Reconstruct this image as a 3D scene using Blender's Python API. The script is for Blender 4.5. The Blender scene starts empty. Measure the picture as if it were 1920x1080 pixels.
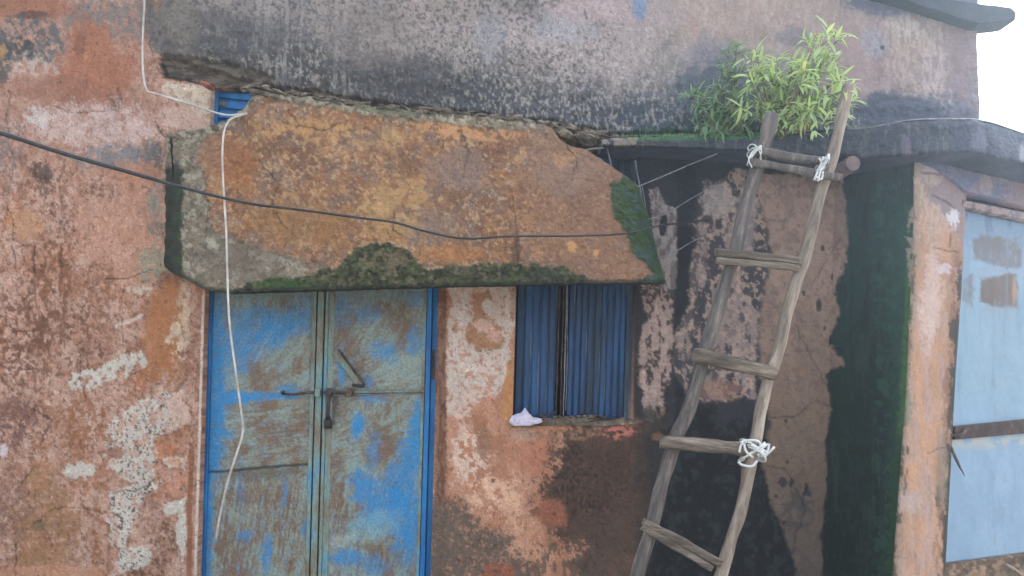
import bpy, bmesh, math, random
import numpy as np
from mathutils import Vector, Matrix, noise as mnoise
random.seed(7)
sc = bpy.context.scene
col = sc.collection

# ---------------------------------------------------------------- camera
F = 1387.0            # focal length in reference pixels (26 mm equivalent)
EYE = 1.5             # eye height in metres
HOR = 690.0           # row of the horizon
WD = 3.55             # metres from the camera to the house wall
cam = bpy.data.cameras.new('camera')
cam.sensor_fit = 'HORIZONTAL'; cam.sensor_width = 36.0
cam.lens = 36.0 * F / 1920.0
cam.shift_y = (HOR - 540.0) / 1920.0
cam.clip_start = 0.05; cam.clip_end = 3000
co = bpy.data.objects.new('camera', cam); col.objects.link(co)
co.location = (0, 0, EYE); co.rotation_euler = (math.radians(90), 0, 0)
sc.camera = co

# ---------------------------------------------------------------- light: bright overcast
SUN_EL, SUN_AZ = math.radians(52), math.radians(48)      # veiled sun high beyond the roof, to the right
w = bpy.data.worlds.new('World'); sc.world = w; w.use_nodes = True
nt = w.node_tree; nt.nodes.clear()
sky = nt.nodes.new('ShaderNodeTexSky'); sky.sky_type = 'NISHITA'; sky.sun_disc = False
sky.sun_elevation = SUN_EL; sky.sun_rotation = SUN_AZ
sky.air_density = 1.0; sky.dust_density = 4.0; sky.ozone_density = 1.0
hs = nt.nodes.new('ShaderNodeHueSaturation'); hs.inputs['Saturation'].default_value = 0.30
hs.inputs['Value'].default_value = 1.0
bg = nt.nodes.new('ShaderNodeBackground'); bg.inputs['Strength'].default_value = 0.15
out = nt.nodes.new('ShaderNodeOutputWorld')
nt.links.new(sky.outputs[0], hs.inputs['Color']); nt.links.new(hs.outputs[0], bg.inputs[0]); nt.links.new(bg.outputs[0], out.inputs[0])
sd = bpy.data.lights.new('sun', 'SUN'); sd.energy = 1.3; sd.angle = math.radians(32); sd.color = (1.0, 0.97, 0.93)
so = bpy.data.objects.new('sun', sd); col.objects.link(so)
dirv = Vector((math.sin(SUN_AZ) * math.cos(SUN_EL), math.cos(SUN_AZ) * math.cos(SUN_EL), math.sin(SUN_EL)))
so.rotation_euler = dirv.to_track_quat('Z', 'Y').to_euler()
sc.view_settings.view_transform = 'Standard'; sc.view_settings.look = 'None'
sc.view_settings.gamma = 1.0; sc.view_settings.use_curve_mapping = False
sc.view_settings.exposure = 2.5
GAIN = 0.62           # picture colour -> base colour under this light

# ---------------------------------------------------------------- helpers
def at(px, py, d):
    return ((px - 960.0) * d / F, d, EYE + (HOR - py) * d / F)
def V(px, py, d): return Vector(at(px, py, d))
def lin(c):
    c = np.asarray(c, float) / 255.0
    return np.where(c <= 0.04045, c / 12.92, ((c + 0.055) / 1.055) ** 2.4)
def S(*c): return lin(c) * GAIN
def tag(o, label=None, cat=None, group=None, kind=None):
    if label: o['label'] = label
    if cat: o['category'] = cat
    if group: o['group'] = group
    if kind: o['kind'] = kind
    return o
def empty(name, loc=(0, 0, 0)):
    o = bpy.data.objects.new(name, None); col.objects.link(o); o.location = loc
    o.empty_display_size = 0.1
    return o
def link(name, me, mat, parent=None):
    o = bpy.data.objects.new(name, me); col.objects.link(o)
    if mat is not None and not me.materials: me.materials.append(mat)
    if parent is not None:
        o.parent = parent
        root = parent
        off = Vector((0, 0, 0))
        while root is not None:
            off += root.location; root = root.parent
        o.location = -off
    return o

T = 256
def _tab(seed): return np.random.RandomState(seed).rand(T, T).astype(np.float32)
_tabs = {}
def vnoise(x, y, seed=0):
    if seed not in _tabs: _tabs[seed] = _tab(seed)
    t = _tabs[seed].ravel()
    x = np.asarray(x, np.float32); y = np.asarray(y, np.float32)
    xf = np.floor(x); yf = np.floor(y); xi = xf.astype(np.int32) & 255; yi = (yf.astype(np.int32) & 255) * T
    fx = x - xf; fy = y - yf; xj = (xi + 1) & 255; yj = (yi + T) & 65535
    fx = fx * fx * (3 - 2 * fx); fy = fy * fy * (3 - 2 * fy)
    a = t[yi + xi]; b = t[yi + xj]; c = t[yj + xi]; e = t[yj + xj]
    return (a * (1 - fx) + b * fx) * (1 - fy) + (c * (1 - fx) + e * fx) * fy
def fbm(x, y, seed=0, o=4, g=0.55):
    s = 0; amp = 1; tot = 0
    for k in range(o):
        s = s + amp * vnoise(x * 2 ** k + 17.3 * k, y * 2 ** k + 9.1 * k, seed + k * 13); tot += amp; amp *= g
    return s / tot
def sst(a, b, x):
    t = np.clip((x - a) / (b - a), 0, 1); return t * t * (3 - 2 * t)
def sdpoly(x, y, pts):
    d = np.full(x.shape, 1e9); inside = np.zeros(x.shape, bool); n = len(pts)
    for i in range(n):
        x0, y0 = pts[i]; x1, y1 = pts[(i + 1) % n]
        ex, ey = x1 - x0, y1 - y0
        t = np.clip(((x - x0) * ex + (y - y0) * ey) / (ex * ex + ey * ey + 1e-9), 0, 1)
        d = np.minimum(d, np.hypot(x - x0 - t * ex, y - y0 - t * ey))
        cond = ((y0 <= y) & (y1 > y)) | ((y1 <= y) & (y0 > y))
        if y1 != y0:
            inside ^= cond & (x < x0 + (y - y0) * ex / ey)
    return np.where(inside, -d, d)
def interp(x, pts):
    pts = sorted(pts); return np.interp(x, [p[0] for p in pts], [p[1] for p in pts])

class Canvas:
    """paint layers on a surface given in reference-picture coordinates"""
    def __init__(s, x, y, base):
        s.x = x; s.y = y; s.c = np.ones(x.shape + (3,)) * base; s.h = np.zeros(x.shape)
        s.seed = 100
    def wxy(s, amp, scale, x=None, y=None):
        if x is None: x, y = s.x, s.y
        s.seed += 7
        n1 = fbm(x / scale, y / scale, s.seed % 200, 4, 0.65) - 0.5; n2 = fbm(x / scale + 31 + s.seed, y / scale + 57, s.seed % 200, 4, 0.65) - 0.5
        return x + n1 * amp * 2, y + n2 * amp * 2
    def local(s, x0, x1, y0, y1, fn):
        o = np.zeros(s.x.shape, np.float32)
        k = (s.x > x0) & (s.x < x1) & (s.y > y0) & (s.y < y1)
        if k.any(): o[k] = fn(s.x[k], s.y[k])
        return o
    def poly(s, pts, edge=4, warp=14, scale=22):
        def fn(X, Y):
            x, y = s.wxy(warp, scale, X, Y); return sst(edge, -edge, sdpoly(x, y, pts))
        g = warp + edge; xs = [p[0] for p in pts]; ys = [p[1] for p in pts]
        return s.local(min(xs) - g, max(xs) + g, min(ys) - g, max(ys) + g, fn)
    def blob(s, cx, cy, rx, ry, rot=0, edge=0.35, warp=0.5, scale=None):
        scale = scale or max(8, 0.6 * min(rx, ry)); g = max(rx, ry) * (1 + edge) + warp * min(rx, ry)
        def fn(X, Y):
            x, y = s.wxy(warp * min(rx, ry), scale, X, Y)
            a = math.radians(rot); dx = x - cx; dy = y - cy
            u = (dx * math.cos(a) + dy * math.sin(a)) / rx; v = (-dx * math.sin(a) + dy * math.cos(a)) / ry
            return sst(1 + edge, 1 - edge, np.hypot(u, v))
        gx, gy = (g, g) if rot else (rx * (1 + edge) + warp * min(rx, ry), ry * (1 + edge) + warp * min(rx, ry))
        return s.local(cx - gx, cx + gx, cy - gy, cy + gy, fn)
    def spk(s, scale=7, thr=0.55, wd=0.05, sx=1.0, sy=1.0, o=4):
        s.n = getattr(s, 'n', 0) + 1; key = (scale, sx, sy, s.n % 2)
        if not hasattr(s, 'cache'): s.cache = {}
        if key not in s.cache:
            s.cache[key] = fbm(s.x / scale / sx + s.n * 7, s.y / scale / sy, (s.seed + s.n * 5) % 200, 3, 0.6)
        return sst(thr - wd, thr + wd, s.cache[key])
    def paint(s, m, c, a=1.0, h=0.0):
        m = np.broadcast_to(np.asarray(m, float), s.x.shape)
        if getattr(s, 'grain', 1):
            if not hasattr(s, 'g'): s.g = (fbm(s.x / 10, s.y / 12, 151, 3, 0.7) - 0.5) * 0.8 + (fbm(s.x / 2.6, s.y / 3.2, 155, 2, 0.9) - 0.5) * 1.1
            k_ = s.grain_k if hasattr(s, 'grain_k') else 0.8
            m2 = sst(0.26, 0.74, m + s.g * 4.2 * m * (1 - m)); m = m * (1 - k_) + m2 * k_
        m = np.clip(m * a, 0, 1)[..., None]
        s.c = s.c * (1 - m) + np.asarray(c) * m
        if h: s.h = s.h + m[..., 0] * h
    def shade(s, m, k): s.c = s.c * (1 + np.clip(m, 0, 1)[..., None] * (k - 1))
    def crack(s, pts, wdt=1.6, k=0.35, jit=7, col=None):
        s.seed += 5
        g = jit + wdt * 2 + 4; xs = [p[0] for p in pts]; ys = [p[1] for p in pts]
        K = (s.x > min(xs) - g) & (s.x < max(xs) + g) & (s.y > min(ys) - g) & (s.y < max(ys) + g)
        if not K.any(): return
        x = s.x[K]; y = s.y[K]
        x, y = x + (fbm(x / 14, y / 14, s.seed % 200) - 0.5) * jit * 2, y + (fbm(x / 14 + 9, y / 14 + 5, s.seed % 200 + 1) - 0.5) * jit * 2
        d = np.full(x.shape, 1e9)
        for i in range(len(pts) - 1):
            x0, y0 = pts[i]; x1, y1 = pts[i + 1]; ex, ey = x1 - x0, y1 - y0
            t = np.clip(((x - x0) * ex + (y - y0) * ey) / (ex * ex + ey * ey), 0, 1)
            d = np.minimum(d, np.hypot(x - x0 - t * ex, y - y0 - t * ey))
        m = np.zeros(s.x.shape); m[K] = sst(wdt * 1.4, wdt * 0.3, d); s.shade(m, k); s.h -= m * 0.004

def gridmesh(name, X, Y, Z, colr, mat, parent=None, keep=None, thick=None, smooth=True, back=None, det=None):
    """X,Y,Z arrays (rows, cols); thick: push a closed rim + back sheet this far along +Y"""
    r, c = X.shape
    idx = np.arange(r * c).reshape(r, c)
    q = np.stack([idx[:-1, :-1], idx[1:, :-1], idx[1:, 1:], idx[:-1, 1:]], -1).reshape(-1, 4)
    if keep is not None: q = q[keep.reshape(-1)]
    P = np.stack([X, Y, Z], -1).reshape(-1, 3)
    C = colr.reshape(-1, 3)
    if det is not None: C = np.concatenate([C, np.asarray(det, float).reshape(-1, 1)], 1)
    if thick:
        e = np.concatenate([q[:, [0, 1]], q[:, [1, 2]], q[:, [2, 3]], q[:, [3, 0]]])
        key = np.sort(e, 1); k = key[:, 0].astype(np.int64) * (r * c) + key[:, 1]
        u, inv, cnt = np.unique(k, return_inverse=True, return_counts=True)
        b = e[cnt[inv] == 1]
        n0 = len(P)
        vs = np.unique(b); mp = np.full(n0, -1); mp[vs] = n0 + np.arange(len(vs))
        Pb = P[vs].copy(); Pb[:, 1] += thick
        P = np.concatenate([P, Pb]); C = np.concatenate([C, C[vs]])
        side = np.stack([b[:, 1], b[:, 0], mp[b[:, 0]], mp[b[:, 1]]], -1)
        q = np.concatenate([q, side])
        if back:
            # coarse closing sheet behind: corners only
            pass
    me = bpy.data.meshes.new(name)
    me.vertices.add(len(P)); me.vertices.foreach_set('co', P.astype(np.float32).ravel())
    me.loops.add(len(q) * 4); me.loops.foreach_set('vertex_index', q.astype(np.int32).ravel())
    me.polygons.add(len(q)); me.polygons.foreach_set('loop_start', (np.arange(len(q)) * 4).astype(np.int32))
    me.polygons.foreach_set('loop_total', np.full(len(q), 4, np.int32)) if hasattr(me.polygons[0], 'loop_total') and False else None
    me.update(calc_edges=True); me.validate()
    at_ = me.color_attributes.new('Col', 'FLOAT_COLOR', 'POINT')
    cc = np.ones((len(me.vertices), 4), np.float32); cc[:, :C.shape[1]] = np.clip(C[:len(me.vertices)], 0.001, 1.0)
    at_.data.foreach_set('color', cc.ravel())
    if smooth: me.polygons.foreach_set('use_smooth', np.ones(len(me.polygons), bool))
    return link(name, me, mat, parent)

def mat_surface(name, rough=0.9, bump=0.5, fine=170, amt=0.32, attr=True, c1=None, c2=None, c3=None, scale=12, stretch=(1, 1, 1), metallic=0, spec=0.3, bdist=0.004, pits=0.0, rot=0.0):
    """painted-surface material: base colour from the Col attribute or two/three mottled colours, fine grain, pitted bump"""
    m = bpy.data.materials.new(name); m.use_nodes = True; n = m.node_tree; N = n.nodes; L = n.links
    p = N['Principled BSDF']; p.inputs['Roughness'].default_value = rough; p.inputs['Metallic'].default_value = metallic
    p.inputs['Specular IOR Level'].default_value = spec
    tc = N.new('ShaderNodeTexCoord'); mp = N.new('ShaderNodeMapping'); L.new(tc.outputs['Object'], mp.inputs[0]); mp.inputs['Scale'].default_value = stretch
    if rot: mp.vector_type = 'TEXTURE'; mp.inputs['Scale'].default_value = tuple(1.0 / q for q in stretch); mp.inputs['Rotation'].default_value = (0, rot, 0)
    if attr:
        a = N.new('ShaderNodeAttribute'); a.attribute_name = 'Col'; base = a.outputs['Color']; dout = a.outputs['Alpha']
    else:
        nz = N.new('ShaderNodeTexNoise'); nz.inputs['Scale'].default_value = scale; nz.inputs['Detail'].default_value = 8; nz.inputs['Roughness'].default_value = 0.65
        L.new(mp.outputs[0], nz.inputs[0])
        rp = N.new('ShaderNodeValToRGB'); e = rp.color_ramp.elements
        e[0].position = 0.36; e[0].color = (*c1, 1); e[1].position = 0.64; e[1].color = (*c2, 1)
        if c3 is not None:
            k = e.new(0.52); k.color = (*c3, 1)
        L.new(nz.outputs['Fac'], rp.inputs[0]); base = rp.outputs[0]
    f1 = N.new('ShaderNodeTexNoise'); f1.inputs['Scale'].default_value = fine; f1.inputs['Detail'].default_value = 4; f1.inputs['Roughness'].default_value = 0.7
    L.new(mp.outputs[0], f1.inputs[0])
    mr = N.new('ShaderNodeMapRange'); mr.inputs[1].default_value = 0.3; mr.inputs[2].default_value = 0.7
    mr.inputs[3].default_value = 1 - amt; mr.inputs[4].default_value = 1 + amt; L.new(f1.outputs['Fac'], mr.inputs[0])
    mx = N.new('ShaderNodeMix'); mx.data_type = 'RGBA'; mx.blend_type = 'MULTIPLY'; mx.inputs[0].default_value = 1.0
    
    if attr: L.new(dout, mx.inputs[0])
    L.new(base, mx.inputs[6]); L.new(mr.outputs[0], mx.inputs[7]); L.new(mx.outputs[2], p.inputs['Base Color'])
    if pits:
        for sc_, lo, hi, v0, st_ in ((fine * 0.34, 0.585, 0.635, 0.60, (1, 1, 0.6)), (fine * 0.22, 0.60, 0.66, 1.28, (0.7, 1, 1))):
            mq = N.new('ShaderNodeMapping'); mq.inputs['Scale'].default_value = st_; mq.inputs['Location'].default_value = (v0 * 3, 1, 2); L.new(tc.outputs['Object'], mq.inputs[0])
            fp = N.new('ShaderNodeTexNoise'); fp.inputs['Scale'].default_value = sc_; fp.inputs['Detail'].default_value = 6; fp.inputs['Roughness'].default_value = 0.62; L.new(mq.outputs[0], fp.inputs[0])
            mq2 = N.new('ShaderNodeMapRange'); mq2.inputs[1].default_value = lo; mq2.inputs[2].default_value = hi; mq2.inputs[3].default_value = 1.0; mq2.inputs[4].default_value = 1 + (v0 - 1) * pits
            L.new(fp.outputs['Fac'], mq2.inputs[0])
            my = N.new('ShaderNodeMix'); my.data_type = 'RGBA'; my.blend_type = 'MULTIPLY'; my.inputs[0].default_value = 1.0
            if attr: L.new(dout, my.inputs[0])
            L.new(mx.outputs[2], my.inputs[6]); L.new(mq2.outputs[0], my.inputs[7]); mx = my
        L.new(mx.outputs[2], p.inputs['Base Color'])
    f2 = N.new('ShaderNodeTexNoise'); f2.inputs['Scale'].default_value = fine * 0.45; f2.inputs['Detail'].default_value = 7; f2.inputs['Roughness'].default_value = 0.7
    L.new(mp.outputs[0], f2.inputs[0])
    b = N.new('ShaderNodeBump'); b.inputs['Strength'].default_value = bump; b.inputs['Distance'].default_value = bdist
    L.new(f2.outputs['Fac'], b.inputs['Height']); L.new(b.outputs[0], p.inputs['Normal'])
    return m

def t3(c): return tuple(float(v) for v in c)
M = {}
M['plaster'] = mat_surface('plaster', 0.92, 0.9, 190, 0.30, bdist=0.006, pits=1.0)
M['smooth_plaster'] = mat_surface('smooth_plaster', 0.9, 0.6, 190, 0.16, bdist=0.005, pits=0.3)
M['concrete'] = mat_surface('weathered_concrete', 0.93, 1.0, 150, 0.26, bdist=0.009, pits=0.7)
M['gate_sheet'] = mat_surface('gate_sheet_metal', 0.6, 0.12, 60, 0.05, bdist=0.002, spec=0.4)
M['sheet'] = mat_surface('painted_sheet_metal', 0.62, 0.35, 120, 0.24, bdist=0.0025, spec=0.4)
M['blue_paint'] = mat_surface('blue_enamel', 0.55, 0.35, 140, 0.2, False, t3(S(24, 90, 150)), t3(S(48, 134, 196)), t3(S(32, 114, 180)), 9, (1, 1, 0.35), bdist=0.002)
M['worn_blue'] = mat_surface('worn_blue_enamel', 0.7, 0.5, 140, 0.3, False, t3(S(126, 108, 86)), t3(S(76, 144, 184)), t3(S(128, 152, 146)), 14, (1, 1, 0.3), bdist=0.002)
M['slat'] = mat_surface('shutter_blue', 0.6, 0.35, 160, 0.25, False, t3(S(34, 52, 76)), t3(S(40, 90, 142)), t3(S(34, 72, 116)), 11, (1, 1, 0.16), bdist=0.002)
M['slat_edge'] = mat_surface('shutter_worn_edge', 0.7, 0.4, 160, 0.3, False, t3(S(48, 62, 78)), t3(S(150, 160, 165)), t3(S(70, 86, 104)), 16, (1, 1, 0.12), bdist=0.002)
M['rust'] = mat_surface('rusted_iron', 0.8, 0.6, 160, 0.3, False, t3(S(52, 42, 42)), t3(S(116, 92, 82)), t3(S(78, 64, 62)), 22, bdist=0.002)
M['dark_rust'] = mat_surface('dark_rusted_iron', 0.85, 0.6, 160, 0.3, False, t3(S(48, 38, 38)), t3(S(96, 74, 64)), t3(S(64, 52, 52)), 22, bdist=0.002)
M['black_iron'] = mat_surface('black_iron', 0.5, 0.3, 160, 0.2, False, t3(S(26, 26, 28)), t3(S(48, 46, 46)), None, 20, bdist=0.001)
M['wood_dark'] = mat_surface('weathered_wood_dark', 0.85, 0.9, 60, 0.3, False, t3(S(78, 74, 74)), t3(S(136, 128, 122)), t3(S(104, 98, 95)), 10, (5, 5, 0.45), bdist=0.006, rot=0.24)
M['wood_light'] = mat_surface('weathered_wood_light', 0.85, 0.6, 60, 0.18, False, t3(S(108, 98, 88)), t3(S(182, 170, 156)), t3(S(150, 138, 126)), 8, (4, 4, 0.35), bdist=0.004, rot=0.22)
M['wood_rung'] = mat_surface('split_wood', 0.88, 1.0, 60, 0.32, False, t3(S(80, 72, 66)), t3(S(156, 144, 130)), t3(S(118, 108, 98)), 9, (0.5, 5, 5), bdist=0.007, rot=0.15)
M['rope'] = mat_surface('white_rope', 0.8, 0.5, 300, 0.2, False, t3(S(185, 195, 195)), t3(S(235, 240, 240)), None, 40, bdist=0.001)
M['cable_white'] = mat_surface('white_cable', 0.45, 0.1, 100, 0.08, False, t3(S(165, 162, 158)), t3(S(212, 210, 206)), None, 14, bdist=0.001)
M['cable_black'] = mat_surface('black_cable', 0.4, 0.1, 100, 0.2, False, t3(S(30, 32, 34)), t3(S(62, 66, 70)), None, 30, bdist=0.001)
M['wire_grey'] = mat_surface('grey_wire', 0.6, 0.1, 100, 0.2, False, t3(S(90, 92, 105)), t3(S(150, 150, 160)), None, 30, bdist=0.001)
M['soil'] = mat_surface('laterite_soil', 0.95, 0.8, 20, 0.3, False, (0.22, 0.19, 0.16), (0.36, 0.32, 0.27), None, 0.8, bdist=0.03)
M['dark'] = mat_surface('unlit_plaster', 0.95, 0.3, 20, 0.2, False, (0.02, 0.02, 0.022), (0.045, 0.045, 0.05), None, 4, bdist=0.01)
M['brick'] = mat_surface('red_brick', 0.95, 0.9, 120, 0.3, False, t3(S(120, 70, 55)), t3(S(175, 110, 88)), None, 18, bdist=0.006)
M['rubble'] = mat_surface('broken_mortar', 0.95, 0.9, 120, 0.35, False, t3(S(78, 72, 64)), t3(S(170, 158, 140)), t3(S(118, 108, 96)), 16, bdist=0.008)
M['cloth'] = mat_surface('thin_white_plastic', 0.6, 0.2, 60, 0.05, False, t3(S(205, 200, 225)), t3(S(228, 224, 242)), None, 12, bdist=0.002)
def mat_leaf(name, a, b):
    m = mat_surface(name, 0.5, 0.15, 120, 0.12, False, a, b, None, 14, bdist=0.001)
    n = m.node_tree; p = n.nodes['Principled BSDF']; o = [x for x in n.nodes if x.type == 'OUTPUT_MATERIAL'][0]
    tr = n.nodes.new('ShaderNodeBsdfTranslucent'); tr.inputs[0].default_value = (b[0] * 1.3, b[1] * 1.35, b[2] * 0.8, 1)
    ms = n.nodes.new('ShaderNodeMixShader'); ms.inputs[0].default_value = 0.35
    n.links.new(p.outputs[0], ms.inputs[1]); n.links.new(tr.outputs[0], ms.inputs[2]); n.links.new(ms.outputs[0], o.inputs[0])
    return m
M['leaf'] = mat_leaf('fresh_leaf', (0.22, 0.33, 0.13), (0.38, 0.50, 0.24))
M['leaf_dark'] = mat_leaf('dark_green_leaf', (0.09, 0.17, 0.10), (0.17, 0.27, 0.14))  # darker green of the weed and the ledge grass
M['stem'] = mat_surface('green_brown_stem', 0.8, 0.4, 100, 0.2, False, (0.10, 0.11, 0.06), (0.17, 0.16, 0.09), None, 20)
M['moss'] = mat_surface('moss', 0.95, 0.8, 200, 0.4, False, (0.012, 0.028, 0.010), (0.05, 0.10, 0.022), None, 25)

SH = 0.028                                  # the old walls lean a little: one and a half degrees
def lean(a, b): return a - SH * (b - 545.0)

def axis(segs):
    r = []
    for a, b, st in segs:
        n = max(1, int(round((b - a) / st))); r += list(np.linspace(a, b, n + 1))
    return np.unique(np.round(np.array(r), 3))

# ---------------------------------------------------------------- colours of the plaster (stains, paint layers, mould, some shade and glare painted in)
def wall_paint(x, y):
    c = Canvas(x, y, S(178, 134, 113))
    n1 = fbm(x / 60, y / 60, 3); n2 = fbm(x / 22, y / 22, 4); n3 = fbm(x / 9, y / 9, 5)
    # mottled pink limewash of the left wall
    c.paint(sst(0.45, 0.62, n1), S(172, 118, 88), 0.75)
    c.paint(sst(0.5, 0.66, fbm(x / 45 + 4, y / 45, 8, 5, 0.62)), S(192, 152, 134), 0.8)
    c.paint(c.spk(16, 0.60, 0.05), S(150, 104, 78), 0.55)
    c.paint(c.spk(9, 0.62, 0.05), S(206, 176, 158), 0.5)
    c.paint(c.spk(6, 0.64, 0.04), S(110, 76, 58), 0.6)
    L_ = sst(400, 340, x)
    c.paint(L_ * sst(0.54, 0.70, 0.65 * fbm(x / 12, y / 70, 211, 4, 0.6) + 0.35 * n2), S(134, 92, 68), 0.6)
    c.paint(L_ * sst(0.52, 0.66, fbm(x / 26, y / 26, 212, 5, 0.7)), S(200, 168, 150), 0.55)
    c.paint(L_ * sst(0.60, 0.66, 0.6 * fbm(x / 4.5, y / 8, 213, 3, 0.7) + 0.4 * fbm(x / 50, y / 60, 214)), S(92, 66, 54), 0.7, -0.002)
    # top-left corner
    tl = sst(420, 200, y) 
    c.paint(tl * sst(330, 240, x), S(168, 132, 118), 0.45)
    c.paint(c.blob(60, 18, 90, 22, 0), S(152, 98, 70), 0.8)
    c.paint(c.blob(62, 28, 28, 8, 0), S(70, 52, 46), 0.7)
    c.paint(c.blob(60, 75, 75, 45, 10) * (0.35 + 0.65 * c.spk(10, 0.5, 0.08)), S(86, 94, 98), 0.85)
    c.paint(c.blob(40, 90, 30, 20, 10) * c.spk(7, 0.48, 0.06), S(55, 62, 66), 0.8)
    c.paint(c.blob(205, 35, 90, 45, 0) * (0.4 + 0.6 * c.spk(9, 0.5, 0.08)), S(120, 114, 112), 0.85)
    c.paint(c.blob(175, 130, 75, 80, 10, 0.3), S(162, 106, 78), 0.9)
    c.paint(c.blob(150, 85, 12, 22, 10), S(112, 72, 54), 0.5)
    c.paint(c.blob(60, 130, 55, 26, -10, 0.6, 0.9, 12) * c.spk(12, 0.44, 0.08), S(186, 168, 156), 0.8)
    c.paint(c.blob(5, 120, 18, 45, 0) * c.spk(8, 0.45, 0.08), S(68, 74, 74), 0.8)
    c.paint(c.blob(6, 95, 6, 14, 0), S(176, 138, 70), 0.7)
    c.paint(c.blob(120, 170, 110, 28, 8), S(152, 104, 82), 0.75)
    c.paint(c.blob(215, 190, 14, 26, 5) * c.spk(6, 0.45, 0.1), S(92, 66, 56), 0.7)
    c.paint(c.blob(175, 240, 140, 45, 0, 0.5) * (0.45 + 0.55 * c.spk(13, 0.5, 0.08)), S(196, 172, 164), 0.9)
    c.paint(c.blob(75, 220, 20, 20, 0, 0.6, 1.0, 9), S(208, 198, 196), 0.7)
    c.paint(c.blob(225, 292, 85, 22, -4, 0.5) * (0.4 + 0.6 * c.spk(10, 0.48, 0.08)), S(122, 124, 128), 0.85)
    c.paint(c.blob(285, 300, 22, 40, 0, 0.5) * (0.4 + 0.6 * c.spk(8, 0.46, 0.08)), S(98, 98, 96), 0.8)
    c.paint(c.blob(250, 325, 55, 22, 0), S(180, 128, 98), 0.6)
    c.paint(c.blob(80, 325, 22, 16, 0, 0.7, 1.0, 8), S(66, 52, 48), 0.8)
    c.paint(c.blob(20, 290, 30, 60, 0, 0.6) * c.spk(8, 0.5, 0.08), S(120, 110, 108), 0.6)
    # middle left
    c.paint(c.blob(240, 440, 90, 90, 0, 0.6), S(196, 148, 124), 0.6)
    c.paint(c.blob(50, 420, 40, 25, 20), S(188, 138, 96), 0.6)
    c.paint(c.blob(90, 560, 42, 150, 4, 0.6) * c.spk(9, 0.50, 0.07, 0.8, 1.6), S(124, 84, 60), 0.85)
    c.paint(c.blob(30, 640, 60, 90, 4, 0.6) * c.spk(6, 0.54, 0.05), S(118, 80, 64), 0.8)
    c.paint(c.blob(180, 560, 40, 70, 0, 0.6) * c.spk(7, 0.56, 0.05), S(130, 88, 62), 0.7)
    c.paint(c.blob(292, 380, 16, 34, 6) * c.spk(7, 0.42, 0.06), S(146, 142, 130), 0.9)
    c.paint(c.blob(298, 430, 20, 16, 0) * c.spk(8, 0.40, 0.06), S(132, 124, 110), 0.9)
    c.paint(c.blob(290, 495, 32, 30, 0) * c.spk(8, 0.42, 0.06), S(150, 148, 128), 0.95)
    c.paint(c.blob(270, 545, 40, 8, 6) * c.spk(6, 0.42, 0.06), S(200, 184, 166), 0.95)
    c.paint(c.poly([(215, 610), (245, 598), (270, 588), (266, 598), (240, 608), (216, 618)], 2, 5, 9), S(202, 184, 172), 0.95)
    c.paint(c.blob(320, 530, 22, 30, 40, 0.5), S(116, 84, 66), 0.7)
    c.paint(c.blob(308, 610, 34, 90, 8, 0.4), S(176, 116, 70), 0.85)
    c.paint(c.blob(345, 590, 16, 60, 0) * c.spk(12, 0.46, 0.05, 0.6, 1.4), S(204, 176, 148), 0.9)
    c.paint(c.blob(330, 640, 20, 40, 0) * c.spk(10, 0.5, 0.05, 0.7, 1.3), S(208, 186, 160), 0.9)
    c.paint(c.blob(290, 700, 60, 30, 0) * c.spk(10, 0.5, 0.05, 1, 1), S(170, 112, 68), 0.7)
    # large flaked white area
    W = S(200, 194, 182)
    w1 = c.poly([(210, 785), (232, 768), (262, 748), (345, 728), (352, 790), (322, 812), (282, 818), (298, 850), (288, 902), (244, 905), (222, 885), (198, 880), (215, 852), (196, 850), (200, 812)], 2.5, 9, 16)
    w2 = c.poly([(208, 925), (262, 900), (300, 906), (272, 935), (250, 985), (232, 1030), (208, 1022), (202, 960)], 2.5, 10, 16)
    w3 = c.poly([(226, 1030), (282, 1018), (280, 1054), (240, 1075), (205, 1084)], 2.5, 9, 16)
    w4 = c.poly([(336, 935), (348, 935), (350, 1000), (344, 1050), (330, 1010)], 2.5, 7, 12)
    w5 = c.blob(150, 882, 32, 14, 0, 0.3, 0.8, 10)
    w6 = c.poly([(120, 700), (180, 690), (225, 670), (270, 655), (275, 680), (230, 705), (170, 730), (135, 735)], 2.5, 12, 16) * c.spk(10, 0.42, 0.05)
    w7 = c.poly([(305, 945), (350, 935), (345, 965), (310, 968)], 2.5, 7, 12)
    w8 = c.poly([(305, 860), (350, 855), (345, 875), (312, 875)], 2, 7, 10)
    for m_ in (w1, w2, w3, w4, w5, w6, w7, w8):
        c.paint(m_, W, 0.92, 0.004)
    ww = np.clip(w1 + w2 + w3, 0, 1)
    c.paint(ww * c.spk(4.2, 0.63, 0.03), S(96, 74, 66), 0.9)
    c.paint(ww * c.spk(12, 0.56, 0.05), S(196, 150, 132), 0.7)
    c.paint(w1 * sst(300, 335, x), S(206, 170, 152), 0.7)
    c.paint(c.blob(217, 850, 16, 12, 0), S(150, 108, 88), 0.9)
    c.paint(c.blob(305, 845, 22, 16, -10) * c.spk(6, 0.44, 0.06), S(184, 118, 70), 0.9)
    c.paint(c.blob(325, 880, 30, 60, 0) * c.spk(9, 0.5, 0.05), S(200, 138, 104), 0.7)
    c.paint(sst(7, 3, np.abs(x - (358 + (y - 900) * -0.02) - 5 * (fbm(x * 0, y / 40, 9) - 0.5))) * sst(810, 850, y), S(146, 92, 62), 0.85)
    c.paint(sst(13, 4, np.abs(x - (182 + 6 * (fbm(x * 0, y / 30, 19) - 0.5)))) * sst(900, 960, y) * (0.3 + 0.7 * c.spk(9, 0.5, 0.06)), S(150, 102, 66), 0.9)
    c.paint(c.blob(82, 985, 70, 110, 0, 0.5) * (0.4 + 0.6 * c.spk(11, 0.5, 0.08)), S(158, 116, 80), 0.85)
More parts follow.
